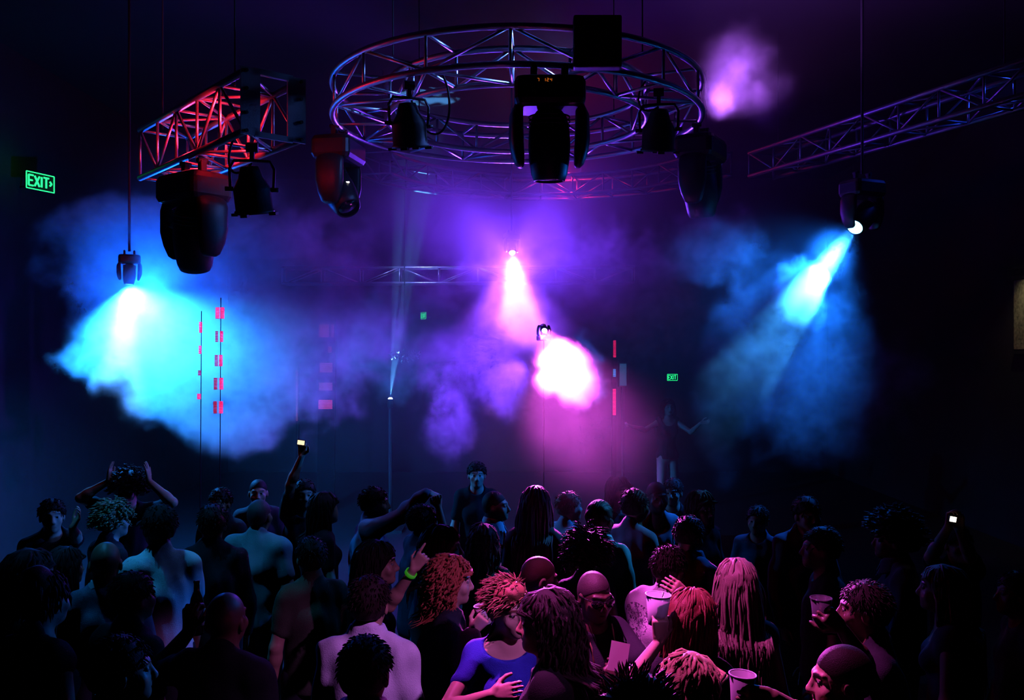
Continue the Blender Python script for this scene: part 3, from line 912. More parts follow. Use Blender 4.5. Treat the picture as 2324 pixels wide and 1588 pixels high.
    tm = top[2] if len(top) > 2 else mat('cloth_%02x%02x%02x' % tuple(int(255 * c ** .45) for c in tcol), tcol, .85, 0, .25, 220, .12, spec=.15)
    infl = {'tshirt': .014, 'shirt': .018, 'jacket': .026, 'tank': .010, 'blouse': .012, 'hoodie': .028}[style]
    sleeve = {'tshirt': .62, 'shirt': 2.0, 'jacket': 2.0, 'tank': 0.0, 'blouse': .45, 'hoodie': 2.0}[style]
    cc = (.0085, .012, .018)[lod]
    lo2 = np.minimum(allp.min(0) - .12, (-.25, -.25, .70)); hi2 = np.maximum(allp.max(0) + .12, (.25, .22, 1.56)); lo2[2] = .76
    hi2[2] = max(1.60, hi2[2])
    G = Field(*[np.arange(lo2[i], hi2[i] + cc, cc, dtype=np.float32) for i in range(3)])
    trunk(G, infl, .05)
    if style not in ('tank',):   # cloth hangs straighter than the waist
        G.cap(chest * (1, 1, 0) + (0, 0, 1.25), hip * (1, 1, 0) + (0, 0, .90), .135 * bw + infl * .3, .142 * bw + infl * .3, .06)
    G.cap(neck + np.array((0, -.012, -.09)), neck + np.array((0, -.005, -.02)), .068, .062, .03, infl * .3)
    for sd in (1, -1):
        if sleeve > 0: upper(G, sd, 0, min(1, sleeve), infl * (1.1 if style == 'tshirt' else .9), .025)
        if sleeve > 1: fore(G, sd, 0, .97, infl * .8, .025)
    V3 = None
    X, Y, Z = np.meshgrid(*G.ax, indexing='ij', sparse=True)
    fold = (np.sin(Z * 31 + X * 17 + 2.1 * np.sin(Y * 19 + seed) + seed) + np.sin(Z * 19 - X * 37 + Y * 23 + 1.7 * seed) + .6 * np.sin(X * 71 + Z * 11 + Y * 29)) * .0030 * (1.5 if style in ('jacket', 'shirt', 'hoodie') else 1.0)
    G.F += fold.astype(np.float32)
    hem = {'tank': .90, 'tshirt': .86, 'shirt': .86, 'jacket': .82, 'blouse': .88, 'hoodie': .84}[style]
    armlow = np.maximum(G.F, (hem - Z).astype(np.float32) + 0 * G.F)
    for sd in (1, -1):   # sleeves may hang below the hem plane
        pass
    G.F = armlow
    nl = neckline or {'tshirt': ((0, .035, 1.515), (.075, .085, .065)), 'shirt': ((0, .03, 1.535), (.068, .075, .06)), 'jacket': ((0, .03, 1.54), (.072, .08, .07)),
                      'tank': ((0, .05, 1.50), (.105, .11, .13)), 'blouse': ((0, .05, 1.50), (.125, .12, .08)), 'hoodie': ((0, .03, 1.54), (.075, .085, .06))}[style]
    G.ell(nl[0], nl[1], .012, None, 0, True)
    # clothing is a shell: hollow it just inside the skin so necks and wrists look into a real opening
    V2, Q2 = G.mesh()
    names = {'tshirt': 't_shirt', 'shirt': 'shirt', 'jacket': 'jacket', 'tank': 'tank_top', 'blouse': 'blouse', 'hoodie': 'hooded_top'}
    garment = np_mesh(names[style], V2 * s, Q2, tm, root)
    if collar:
        C = Field(*[np.arange(l, h, .006 if lod == 0 else .009, dtype=np.float32) for l, h in ((-.14, .14), (-.15, .14), (1.40, 1.62))])
        X, Y, Z = np.meshgrid(*C.ax, indexing='ij', sparse=True)
        rr = np.sqrt((X / 1.06) ** 2 + (Y + .012) ** 2)
        tgt = .066 + (1.545 - Z) * .42 + (.006 * np.sin(np.arctan2(X, Y + .01) * 3 + seed))
        base = 1.475 + Y * -.45
        C.F = (np.maximum(np.maximum(np.abs(rr - tgt) - .009, base - Z), Z - (1.548 - Y * .18))).astype(np.float32)
        gap = np.maximum(np.abs(X) - .022 - np.maximum(0, 1.56 - Z) * .12, -(Y - .02))
        C.F = np.maximum(C.F, -gap).astype(np.float32)
        Vc, Qc = C.mesh()
        np_mesh('collar', Vc * s, Qc, tm if collar is True else collar, garment)
    # open jacket front showing the shirt beneath
    if open_front is not None:
        O = Field(*[np.arange(l, h, cc, dtype=np.float32) for l, h in ((-.2, .2), (-.2, .24), (.86, 1.52))])
        trunk(O, infl + .003, .05)
        O.cap(chest * (1, 1, 0) + (0, 0, 1.25), hip * (1, 1, 0) + (0, 0, .90), .135 * bw + infl * .3 + .003, .142 * bw + infl * .3 + .003, .06)
        X, Y, Z = np.meshgrid(*O.ax, indexing='ij', sparse=True)
        O.F = np.maximum(O.F, np.maximum(np.abs(X) - .025 - .06 * np.clip((Z - 1.0) / .4, 0, 1), -Y)).astype(np.float32)
        Vo, Qo = O.mesh(); np_mesh('inner_shirt', Vo * s, Qo, open_front, root)
    # trousers and shoes
    zc = .02 if lod < 2 else .026
    T_ = Field(*[np.arange(l, h + zc, zc, dtype=np.float32) for l, h in ((-.26, .26), (min(-.26, -.22 - lean), .18), (.03, 1.08))])
    T_.ell(hip, (.162 * bw, .115, .12), .04, None, .014); legs(T_, .016)
    X, Y, Z = np.meshgrid(*T_.ax, indexing='ij', sparse=True)
    T_.F = np.maximum(T_.F, np.maximum(Z - 1.0, .06 - Z) + 0 * T_.F).astype(np.float32)
    Vt, Qt = T_.mesh()
    if pants != 'bare': pm = mat('trousers_%02x%02x%02x' % tuple(int(255 * c ** .45) for c in pants), pants, .9, 0, .2, 150)
    if pants != 'bare': np_mesh('trousers', Vt * s, Qt, pm, root)
    for sx in (-1, 1):
        k = MB(); rings = []
        for y, w, h in ((-.095, .03, .05), (-.08, .042, .09), (-.02, .046, .10), (.05, .048, .075), (.12, .052, .055), (.165, .042, .045), (.18, .02, .03)):
            rings.append([Vector(((sx * .112 + sx * (y + .09) * .08 + w * math.cos(t)) * s, y * s, (h * .5 + h * .5 * math.sin(t)) * s)) for t in [2 * PI * j / 12 for j in range(12)]])
        k.loft(rings); k.build('shoe', BLACK_PLASTIC, root, True)
    out = Person()
    out.root, out.s, out.hp, out.HR, out.arms, out.loc, out.lod, out.seed = root, s, hp, HR, arms, loc, lod, seed
    out.d, out.H, out.head_axis, out.a, out.body, out.garment, out.S, out.chest, out.crown = d, Hs, head, a, body, garment, S, chest, crown
    out.rs = rs; out.female = female
    if hair: make_hair(out, hair[0], hair[1], **dict(zip(('length', 'wave'), hair[2:])))
    if hat: make_hat(out, *hat)
    if glasses: make_glasses(out)
    return out

def world_of(pr, p):
    """body-local point (metres of the standard body) in the world"""
    v = Matrix.Rotation(-pr.a, 3, 'Z') @ Vector(np.array(p) * pr.s)
    return v + pr.root.location

# ------------------------------------------------------------------ hair
def hair_mat(col, gloss=.55):
    nm = 'hair_%02x%02x%02x' % tuple(int(255 * c ** .45) for c in col)
    return mat(nm, col, gloss, 0, .3, 300, .35, spec=(.12 if sum(col) < .08 else .3))

def make_hair(pr, style, col, **kw):
    m = hair_mat(col)
    s, hp, HR, lod = pr.s, pr.hp, pr.HR, pr.lod
    rs = np.random.RandomState(pr.seed + 5)
    th = {'bald': .0, 'buzz': .0035, 'short': .014, 'swept': .020, 'spiky': .010, 'curly': .022, 'afro': .06, 'bob': .018, 'long': .014, 'wavy': .016, 'braids': .010, 'updo': .012}[style]
    if style == 'bald': return
    g = (.006, .009, .013)[lod]
    C = Field(*[np.arange(l, h, g, dtype=np.float32) for l, h in ((-.16, .16), (-.19, .16), (1.50 if style not in ('bob', 'long', 'wavy') else 1.46, 1.86))])
    C.ell((0, -.014, 1.662), (.074, .094, .090), .01, None, th)
    if style in ('short', 'swept', 'curly', 'buzz', 'spiky', 'updo'): C.ell((0, -.035, 1.63), (.066, .062, .075), .02, None, th * .6)
    if style == 'swept': C.ell((.012, .05, 1.735), (.055, .045, .028), .03)
    if style == 'updo': C.ell((0, -.045, 1.755), (.045, .05, .035), .03)
    if style in ('bob', 'long', 'wavy'):
        C.cap((0, -.055, 1.65), (0, -.06, 1.52), .072, .066, .03, th * .5)
        for sx in (-1, 1): C.cap((sx * .055, -.012, 1.66), (sx * .066, -.01, 1.535), .028, .022, .02, th * .4)
    X, Y, Z = np.meshgrid(*C.ax, indexing='ij', sparse=True)
    C.F += ((np.sin(X * 140 + 3 * np.sin(Z * 40 + pr.seed)) * .0016 + np.sin(Y * 90 + Z * 60) * .0012) * (0 if style == 'buzz' else 1)).astype(np.float32)
    # leave the face, ears and nape free
    fringe = kw.get('fringe', 0.)
    face = np.minimum(Y - (.022 + .72 * (Z - 1.605)), (1.716 - fringe) - Z + .20 * (np.abs(X)))
    C.F = np.maximum(C.F, face).astype(np.float32)
    if style not in ('bob', 'long', 'wavy'):
        nape = (1.585 + np.maximum(0, (Y + .06)) * .75) - Z
        C.F = np.maximum(C.F, nape).astype(np.float32)
        if style != 'afro':
            for sx in (-1, 1): C.ell((sx * .085, -.006, 1.618), (.022, .026, .036), .008, None, 0, True)
    V, Q = C.mesh()
    W = np.array([hp(v) for v in V]) if len(V) else V
    if len(V) == 0: return
    hob = np_mesh('hair', W * s, Q, m, pr.root)
    if style in ('buzz',) or (lod == 2 and style in ('short', 'braids')): return
    # ---------- locks that follow the head, then fall
    n = kw.get('n', {'short': 420, 'swept': 420, 'spiky': 300, 'curly': 300, 'afro': 420, 'bob': 340, 'long': 340, 'wavy': 340, 'braids': 0, 'updo': 200}[style])
    n = int(n * (1.0, .6, .3)[lod])
    length = kw.get('length', {'short': .020, 'swept': .05, 'spiky': .06, 'curly': .07, 'afro': .05, 'bob': .26, 'long': .46, 'wavy': .34, 'braids': .16, 'updo': .07}[style])
    if style == 'braids':
        roots = []; paths = []
        for i in range(11):
            x0 = -.07 + .014 * i; path = []
            for j in range(16):
                t = j / 15; ang = 1.15 - t * 2.75
                q = np.array((x0 * (1.0 - .25 * t), -.014 + (.094 + .007) * math.sin(ang), 1.662 + (.090 + .009) * math.cos(ang)))
                rx = math.sqrt(max(.05, 1 - (x0 / .085) ** 2)); q[1] = -.014 + (q[1] + .014) * rx; q[2] = 1.662 + (q[2] - 1.662) * rx
                path.append(q)
            for j in range(6): path.append(path[-1] + np.array((0, -.002, -.018)))
            paths.append(path)
        k = MB()
        for path in paths:
            pts = [Vector(hp(p)) * s for p in path]
            rr = [(.0062 + .0016 * math.sin(i * 2.6)) * s for i in range(len(pts))]
            k.tube(pts, rr, 6)
        b = k.build('braids', m, hob, True); return
    steps = {'short': 4, 'swept': 5, 'spiky': 4, 'curly': 9, 'afro': 8}.get(style, 13)
    th_ = rs.rand(n) * 2 * PI; zz = rs.rand(n) * 1.25 - .25
    pts = []
    dirs = np.stack([np.cos(th_) * np.sqrt(np.maximum(0, 1 - zz ** 2)), np.sin(th_) * np.sqrt(np.maximum(0, 1 - zz ** 2)), zz], 1)
    root = dirs * np.array((.074, .094, .090)) + np.array((0, -.014, 1.662))
    keep = ~((root[:, 1] > .022 + .72 * (root[:, 2] - 1.605) - .006) & (root[:, 2] < 1.712)) & ~((np.abs(root[:, 0]) > .06) & (root[:, 2] < 1.65) & (root[:, 1] > -.03))
    root, dirs = root[keep], dirs[keep]; n = len(root)
    part = kw.get('part', 0.0)
    cen = np.array((part * .05, .01, 1.662 + .09))
    vel = root - cen; vel /= np.linalg.norm(vel, axis=1)[:, None] + 1e-6
    nrm = dirs.copy()
    if style == 'spiky': vel = nrm * .8 + np.array((0, .25, .35)) + rs.normal(size=(n, 3)) * .35
    if style == 'swept': vel = vel * .2 + nrm * .25 + np.array((kw.get('sweep', .6), -.15, .35)) + rs.normal(size=(n, 3)) * .15
    if style in ('afro', 'curly'): vel = nrm + rs.normal(size=(n, 3)) * .3
    if style in ('short', 'updo'): vel = vel * .7 + nrm * .35 + rs.normal(size=(n, 3)) * .2
    ds = length / steps * (.75 + .5 * rs.rand(n))
    layer = th * (.75 + .5 * rs.rand(n)) + .002
    Pm = root + nrm * (th * .6)[..., None] if np.ndim(th) else root + nrm * (th * .6)
    path = [Pm.copy()]
    grav = {'short': .12, 'swept': .1, 'spiky': .02, 'curly': .18, 'afro': .05, 'bob': .5, 'long': .5, 'wavy': .5, 'updo': .3}[style]
    ph = rs.rand(n) * 6.28; amp = kw.get('wave', {'wavy': .012, 'curly': .011, 'afro': .012, 'bob': .004, 'long': .003}.get(style, .002)); fr = {'wavy': 1.1, 'curly': 1.7, 'afro': 1.9}.get(style, .6)
    down = np.array((0, 0, -1.))
    for i in range(steps):
        vel = vel * (1 - grav) + down * grav + rs.normal(size=(n, 3)) * .06
        vel /= np.linalg.norm(vel, axis=1)[:, None]
        Pm = Pm + vel * ds[:, None]
        q = (Pm - np.array((0, -.014, 1.662))) / (np.array((.074, .094, .090)) + layer[:, None])
        L = np.linalg.norm(q, axis=1); ins = L < 1
        Pm[ins] = (q[ins] / L[ins][:, None]) * (np.array((.074, .094, .090)) + layer[ins][:, None]) + np.array((0, -.014, 1.662))
        if style in ('bob', 'long', 'wavy'):
            r = np.hypot(Pm[:, 0], Pm[:, 1] + .02); low = Pm[:, 2] < 1.60
            mn = .072 + layer; a_ = np.where(low & (r < mn), mn / np.maximum(r, 1e-4), 1)
            Pm[:, 0] *= a_; Pm[:, 1] = (Pm[:, 1] + .02) * a_ - .02
            # shoulders and back
            bk = Pm[:, 2] < 1.47
            yb = -.03 - .118 - .02 - layer
            Pm[bk, 1] = np.where((np.abs(Pm[bk, 0]) < .2) & (Pm[bk, 1] < .03), np.minimum(Pm[bk, 1], yb[bk] * np.clip((1.50 - Pm[bk, 2]) / .08, 0, 1)), np.maximum(Pm[bk, 1], .12))
            sd_ = (Pm[:, 2] < 1.69) & (Pm[:, 2] > 1.44)
            Pm[sd_, 1] = np.minimum(Pm[sd_, 1], .012 + .35 * np.maximum(0, Pm[sd_, 2] - 1.60))
            fc = (Pm[:, 1] > .03) & (np.abs(Pm[:, 0]) < .065) & (Pm[:, 2] < 1.70)
            Pm[fc, 0] = np.where(Pm[fc, 0] >= 0, .068, -.068)
        path.append(Pm.copy())
    Pth = np.stack(path, 1)                       # n x steps+1 x 3
    tt = np.arange(steps + 1)
    wv = amp * np.minimum(tt / 3., 1)
    side = np.stack([np.cos(ph), np.sin(ph), np.zeros(n)], 1)
    side2 = np.stack([-np.sin(ph), np.cos(ph), np.zeros(n)], 1)
    Pth = Pth + side[:, None, :] * (wv * np.sin(tt * fr * 1.3 + 0))[None, :, None] + side2[:, None, :] * (wv * np.cos(tt * fr * 1.3) * (1 if style in ('curly', 'afro') else .4))[None, :, None]
    # tubes with 4 sides
    rad = kw.get('rad', {'short': .003, 'swept': .0042, 'spiky': .0045, 'curly': .0055, 'afro': .006, 'bob': .006, 'long': .007, 'wavy': .0075, 'updo': .005}[style]) * (1, 1.3, 1.8)[lod]
    T = np.gradient(Pth, axis=1); T /= np.linalg.norm(T, axis=2)[..., None] + 1e-9
    ref = np.array((.3, .2, .9)); A = np.cross(T, ref); A /= np.linalg.norm(A, axis=2)[..., None] + 1e-9; B_ = np.cross(T, A)
    taper = np.interp(tt / steps, [0, .15, .6, 1], [.7, 1, .9, .12]) * rad
    ring = np.stack([Pth + A * taper[None, :, None], Pth + B_ * taper[None, :, None], Pth - A * taper[None, :, None], Pth - B_ * taper[None, :, None]], 2)   # n, steps+1, 4, 3
    Vv = ring.reshape(-1, 3)
    Vw = (HR @ (Vv - np.array((0., -.02, 1.56))).T).T + np.array(hp((0., -.02, 1.56)))
    if style in ('long', 'wavy', 'bob'):   # below the chin the hair hangs free of the head's turn
        pass
    base = np.arange(n)[:, None, None] * (steps + 1) * 4 + np.arange(steps)[None, :, None] * 4
    j = np.arange(4); j2 = (j + 1) % 4
    Qd = np.stack([base + j, base + j2, base + 4 + j2, base + 4 + j], 3).reshape(-1, 4)
    np_mesh('locks', Vw * s, Qd, m, hob)

def make_hat(pr, col, turn=0.):
    """baseball cap; turn: degrees the brim is turned from the nose"""
    m = mat('cap_cloth', col, .85, 0, .2, 200, spec=.2)
    s, hp = pr.s, pr.hp
    C = Field(*[np.arange(l, h, .008, dtype=np.float32) for l, h in ((-.14, .14), (-.16, .14), (1.62, 1.80))])
    C.ell((0, -.014, 1.664), (.076, .096, .092), .01, None, .014)
    X, Y, Z = np.meshgrid(*C.ax, indexing='ij', sparse=True)
    C.F = np.maximum(C.F, 1.675 - Z + 0 * X).astype(np.float32)
    V, Q = C.mesh(); W = np.array([hp(v) for v in V])
    h = np_mesh('cap', W * s, Q, m, pr.root)
    k = MB(); rings = []
    for t in (0, .25, .5, .75, 1):
        ring = []
        for up in (0, 1):
            for j in range(9):
                a = -1.05 + 2.1 * (j if up == 0 else 8 - j) / 8
                r = .088 + .07 * t * math.cos(a * .9)
                q = np.array((r * math.sin(a) * .92, -.014 + r * math.cos(a) * 1.05, 1.684 - .020 * t - .02 * abs(math.sin(a)) * t + (.006 if up else 0)))
                q2 = np.array(Matrix.Rotation(-R(turn), 3, 'Z') @ Vector((q[0], q[1] + .014, q[2]))); q2[1] -= .014
                ring.append(Vector(hp(q2)) * s)
        rings.append(ring)
    k.loft(rings); k.build('brim', m, h, True)

def make_glasses(pr):
    s, hp = pr.s, pr.hp
    fr = mat('sunglasses_frame', (.01, .01, .01), .25, spec=.6)
    k = MB()
    for sx in (-1, 1):
        k.tube([Vector(hp((sx * .066, .082, 1.648))) * s, Vector(hp((sx * .080, .03, 1.646))) * s, Vector(hp((sx * .083, -.02, 1.640))) * s], .003 * s, 6)
    k.tube([Vector(hp((-.010, .108, 1.648))) * s, Vector(hp((0, .114, 1.651))) * s, Vector(hp((.010, .108, 1.648))) * s], .003 * s, 6)
    f = k.build('sunglasses', fr, pr.root, True)
    for sx in (-1, 1):
        k = MB(); rings = []
        for dz in (0., .005):
            rings.append([Vector(hp((sx * .037 + .030 * math.cos(t) * sx, .107 - .022 * ((.037 + .030 * math.cos(t)) / .067) ** 2 + dz, 1.638 + .021 * math.sin(t) * (1.0 if math.sin(t) > 0 else 1.15)))) * s for t in [2 * PI * j / 18 for j in range(18)]])
        k.loft(rings); k.build('lens', mat('sunglasses_lens', (.02, .01, .02), .06, .6, spec=.9), f, True)
# ------------------------------------------------------------------ plastic cups, bottle, phones
CUP_M = mat('clear_plastic', (.85, .85, .88), .15, 0, trans=.35, spec=.6)
CUP_DIM = mat('dim_clear_plastic', (.6, .6, .65), .1, 0, trans=.92, spec=.5)  # dimmer copy of the cup plastic, for the cup standing in shade
def cup(label, c, tilt=(0, 0, 1), drink=(.5, .2, .05), stirrer=False, r=.046, h=.115, m=None):
    root = empty('plastic_cup', c, 0, label, 'cup', None)
    M = Vector(tilt).normalized().to_track_quat('Z', 'Y').to_matrix().to_4x4()
    k = MB(); k.lathe([(r * .70, -h / 2), (r * .72, -h / 2 + .002), (r, h / 2), (r - .0016, h / 2), (r * .69, -h / 2 + .004), (.001, -h / 2 + .004)], M, 24, caps=False)
    k.lathe([(.001, -h / 2), (r * .70, -h / 2)], M, 24, caps=False); k.build('cup_wall', m or CUP_M, root, True)
    k = MB(); k.tube([M @ Vector(((r + .001) * math.cos(2 * PI * j / 28), (r + .001) * math.sin(2 * PI * j / 28), h / 2)) for j in range(28)], .0028, 6, closed=True); k.build('rim', mat('cup_rim', (.85, .85, .9), .3, spec=.5) if m is None else m, root, True)
    k = MB(); k.lathe([(r * .66, -h / 2 + .005), (r * .80, -h * .02), (.001, -h * .02)], M, 20); k.build('drink', mat('drink_%d' % int(drink[0] * 99), drink, .15, trans=.5), root, True)
    if stirrer:
        k = MB(); k.tube([M @ Vector((.0, .01, -h * .4)), M @ Vector((-.012, -.02, h * .62))], .0022, 6); k.build('stirrer', BLACK_PLASTIC, root)
    return root

def phone(label, c, rz, lit=True, strength=3.0, w=.075, h=.05, col=(1, .85, .55), roll=0.):
    root = empty('phone', c, rz, label, 'phone', None)
    Rr = Matrix.Rotation(roll, 3, 'Y')
    k = MB(); k.box((0, .008, 0), (w + .012, .012, h + .012), Rr, bev=.004); k.build('phone_case', BLACK_PLASTIC, root)
    k = MB(); k.box((0, -.0005, 0), (w, .005, h), Rr); k.build('display', glow('phone_display_%d' % int(strength * 10), col, strength), root)
    return root

def grip_point(pr, sd, along=.085, off=.048):
    """centre of what the hand of that side holds"""
    S_, E_, W, fd, pose, nn, pc = pr.arms[sd]
    fd = unit(fd); nn = unit(nn - fd * (nn @ fd))
    return world_of(pr, W + fd * along - nn * off)

DK = (.012, .012, .015); DK2 = (.03, .03, .036); WHITE = (.72, .72, .74); GREY = (.26, .27, .28)
BLK = (.012, .008, .006); BRN = (.05, .024, .012)
UPV = (0, 0, 1)
def jacket_print():
    m = mat('printed_white_cloth', (.74, .72, .74), .85, 0, .25, 220, spec=.15)
    nt = m.node_tree; b = nt.nodes['Principled BSDF']
    tc = nt.nodes.new('ShaderNodeTexCoord'); n = nt.nodes.new('ShaderNodeTexNoise')
    n.inputs['Scale'].default_value = 55; n.inputs['Detail'].default_value = 3; n.inputs['Distortion'].default_value = 1.5
    nt.links.new(tc.outputs['Object'], n.inputs['Vector'])
    r = nt.nodes.new('ShaderNodeValToRGB'); r.color_ramp.elements[0].position = .50; r.color_ramp.elements[1].position = .56
    nt.links.new(n.outputs[0], r.inputs[0])
    d = nt.nodes.new('ShaderNodeVectorMath'); d.operation = 'DISTANCE'; d.inputs[1].default_value = (-.13, -.14, 1.30)
    nt.links.new(tc.outputs['Object'], d.inputs[0])
    lt_ = nt.nodes.new('ShaderNodeMath'); lt_.operation = 'LESS_THAN'; lt_.inputs[1].default_value = .115
    nt.links.new(d.outputs['Value'], lt_.inputs[0])
    ml = nt.nodes.new('ShaderNodeMath'); ml.operation = 'MULTIPLY'
    nt.links.new(r.outputs[0], ml.inputs[0]); nt.links.new(lt_.outputs[0], ml.inputs[1])
    mx = nt.nodes.new('ShaderNodeMix'); mx.data_type = 'RGBA'; mx.inputs['A'].default_value = (.74, .72, .74, 1); mx.inputs['B'].default_value = (.12, .10, .14, 1)
    nt.links.new(ml.outputs[0], mx.inputs['Factor']); nt.links.new(mx.outputs['Result'], b.inputs['Base Color'])
    return m
# ================= lit dancers in front, under the magenta beam
p_profile = make_person(1912, 1465, d=3.06, yaw=-84, tone='tan', hair=('buzz', (.02, .012, .01)), top=('tshirt', DK), head=(0, 4, 0), lod=0, seed=3,
    right=(P(1712, 1570, 2.78), (-.8, -.25, .1), 'grip', (0, -.2, -1), (.2, -1, .1)), label='person with cropped hair in pink side profile, facing the cup with amber drink')
p_blonde = make_person(1566, 1488, d=2.93, yaw=28, tone='fair', female=True, hair=('wavy', (.80, .52, .26), ), top=('tank', DK2), head=(15, 8, 0), lod=0, seed=4, label='person with wavy blond hair lit pink, at the lower edge of the picture')
p_spiky = make_person(1458, 1532, d=2.55, yaw=40, hair=('spiky', (.20, .09, .05), .04), top=('tshirt', DK), head=(20, 10, 0), lod=0, seed=5, label='person with short spiky dark hair, cut by the lower edge of the picture')
p_blackhead = make_person(828, 1452, d=3.08, yaw=8, hair=('short', BLK), top=('shirt', WHITE), collar=True, lod=0, seed=6, label='person with a black round head of hair standing before the white shirted back')
p_whiteshirt = make_person(838, 1312, d=3.95, yaw=6, tone='tan', hair=('short', (.018, .01, .008)), top=('shirt', (.78, .74, .80)), collar=True, build=1.06, lod=0, seed=7, label='person in a white collared shirt seen from behind, lit pale violet')
p_longdark = make_person(1243, 1343, d=3.50, yaw=-72, tone='tan', female=True, hair=('wavy', (.010, .004, .004)), top=('tshirt', (.006, .005, .006)), head=(-8, 4, 0), lod=0, seed=8, label='person in profile with very long dark hair, talking to the person in the blue top')
p_blue = make_person(1150, 1322, d=3.92, yaw=158, tone='fair', female=True, hair=('swept', (.22, .08, .045)), top=('blouse', (.035, .045, .42)), head=(-14, 6, 4), build=1.05, lod=0, seed=9,
    right=(P(1115, 1575, 3.58), (.9, -.1, .2), 'relaxed', (.5, -1, -.4)), label='person in a wide necked blue top with short swept hair')
p_shades = make_person(1350, 1298, d=4.3, yaw=166, tone='dark', hair=('buzz', (.05, .03, .03)), top=('tshirt', (.022, .02, .028)), head=(-10, 10, 0), glasses=True, lod=0, seed=10,
    right=(P(1362, 1535, 3.92), (.75, -.15, .1), 'grip', (.7, -.8, -.3), (-.2, -1, .3)), left=(P(1432, 1530, 3.94), (-.8, -.2, .15), 'grip', (-.7, -.8, -.3), (.2, -1, .3)), label='person in sunglasses and a black t-shirt with a long chain')
p_cupwoman = make_person(1570, 1342, d=3.70, yaw=24, tone='fair', female=True, hair=('bob', (.16, .035, .02)), top=('tshirt', (.02, .02, .024)), head=(12, 6, 0), lod=0, seed=11,
    left=(P(1497, 1455, 3.55), (.05, .0, 1), 'grip', (-.4, -1, -.25), (.15, -1, .1)), label='person with auburn hair raising a clear cup over a bare forearm')
p_jacket = make_person(1522, 1240, d=4.72, yaw=38, tone='tan', hair=('short', (.02, .012, .01)), top=('jacket', (.74, .72, .74), jacket_print()), collar=True, head=(4, 8, 6), build=1.08, lod=0, seed=12, lean=.08,
    right=(P(1562, 1356, 4.38), (-.6, -.1, .5), 'relaxed', (-.1, .8, -1), (0, -1, .3)), label='person in a white patterned jacket with short black hair, back turned')
p_red = make_person(1022, 1264, d=4.40, yaw=78, tone='fair', female=True, hair=('wavy', (.36, .08, .04), .2, .016), top=('shirt', (.014, .012, .016)), head=(0, 6, 0), lod=0, seed=13,
    right=(P(1072, 1432, 4.22), (.55, -.1, .65), 'grip', (0, -.3, -1), (.1, -1, 0)), label='person with curly red hair and black clothes, facing right with a cup')
p_stub = make_person(1226, 1262, d=4.66, yaw=62, tone='fair', hair=('buzz', (.16, .08, .05)), top=('tshirt', DK2), head=(10, 10, 0), lod=0, seed=14, label='person with very short fair hair and visible ear behind the long haired profile')
p_curly = make_person(1332, 1216, d=5.12, yaw=18, tone='fair', female=True, hair=('curly', (.014, .009, .008), .11), top=('tank', DK), lod=0, seed=15, label='person with loose dark curls and a bare shoulder, back turned')
p_braids = make_person(1360, 1138, d=5.75, yaw=34, tone='dark', hair=('braids', (.035, .022, .02)), top=('jacket', (.20, .46, .46)), collar=mat('pale_collar', (.7, .8, .8), .8), lod=0, seed=16, build=1.04, label='person with braided hair in a teal jacket lit bright cyan at the collar')
# ================= behind them
p_blur = make_person(1290, 1118, d=6.75, yaw=60, tone='fair', hair=('short', (.3, .2, .12)), top=('tshirt', (.5, .62, .66)), lod=1, seed=17, label='person in a pale t-shirt glowing light blue beside the braided person')
p_hood = make_person(1215, 1106, d=6.0, yaw=10, tone='brown', female=True, hair=('long', (.05, .03, .05), ), top=('tshirt', (.10, .09, .13)), lod=1, seed=18, label='person with straight hair down the back and a rim of violet light')
p_right34 = make_person(1122, 1115, d=6.75, yaw=100, tone='tan', hair=('buzz', BLK), top=('jacket', (.02, .02, .03)), collar=mat('white_collar', (.6, .6, .65), .8), lod=1, seed=19,
    right=(P(1150, 1252, 6.4), (.1, -.2, 1), 'flat', (.3, -.4, -1), (.2, -1, 0)), label='person with cropped hair and a pale collar, hand held to the chest')
p_armout = make_person(848, 1108, d=6.6, yaw=78, tone='tan', hair=('short', BLK), top=('shirt', (.30, .36, .55)), build=1.08, lod=1, seed=20, collar=True,
    right=(P(978, 1108, 6.35), (.8, .1, -.35), 'relaxed', (.0, -.2, -1), (.2, -.4, 1)), label='person in a pale blue shirt stretching one arm out level')
p_armup = make_person(958, 1148, d=6.0, yaw=70, tone='tan', female=True, hair=('short', BLK), top=('tshirt', (.10, .14, .26)), lod=1, seed=21,
    left=(P(995, 1150, 6.0), (-.2, 0, 1), 'fist', (.6, .5, -1)), label='person below the outstretched arm, own fist raised to meet it')
p_stripe = make_person(1000, 1197, d=4.98, yaw=88, tone='fair', female=True, hair=('bob', (.02, .012, .01)), top=('shirt', (.34, .32, .42)), collar=True, lod=1, seed=22, label='person with a dark bob and a pale collared shirt, above the curly red hair')
p_band = make_person(852, 1232, d=4.78, yaw=82, tone='tan', female=True, hair=('bob', BLK), top=('tank', DK), head=(0, 0, 0), lod=0, seed=23,
    right=(P(938, 1292, 4.35), (.55, .05, .8), 'point', (.2, -.4, -1), (-.3, -1, .2)), label='person in dark profile lifting a forearm with a green wristband')
p_teal = make_person(1096, 1192, d=5.6, yaw=8, tone='tan', female=True, hair=('wavy', (.10, .12, .10)), top=('tshirt', DK), lod=1, seed=24, label='person with long wavy hair catching teal light, between the red curls and cropped fair head')
p_vneck = make_person(1490, 1094, d=6.75, yaw=172, tone='dark', hair=('buzz', BLK), top=('tshirt', (.66, .64, .70)), neckline=((0, .085, 1.49), (.06, .09, .115)), lod=1, seed=25, label='person in a white v-neck t-shirt facing the balcony')
p_face = make_person(1404, 1084, d=7.3, yaw=150, tone='fair', female=True, hair=('bob', BLK), top=('tshirt', DK), lod=1, seed=26, label='person whose face alone shows red in the magenta haze')
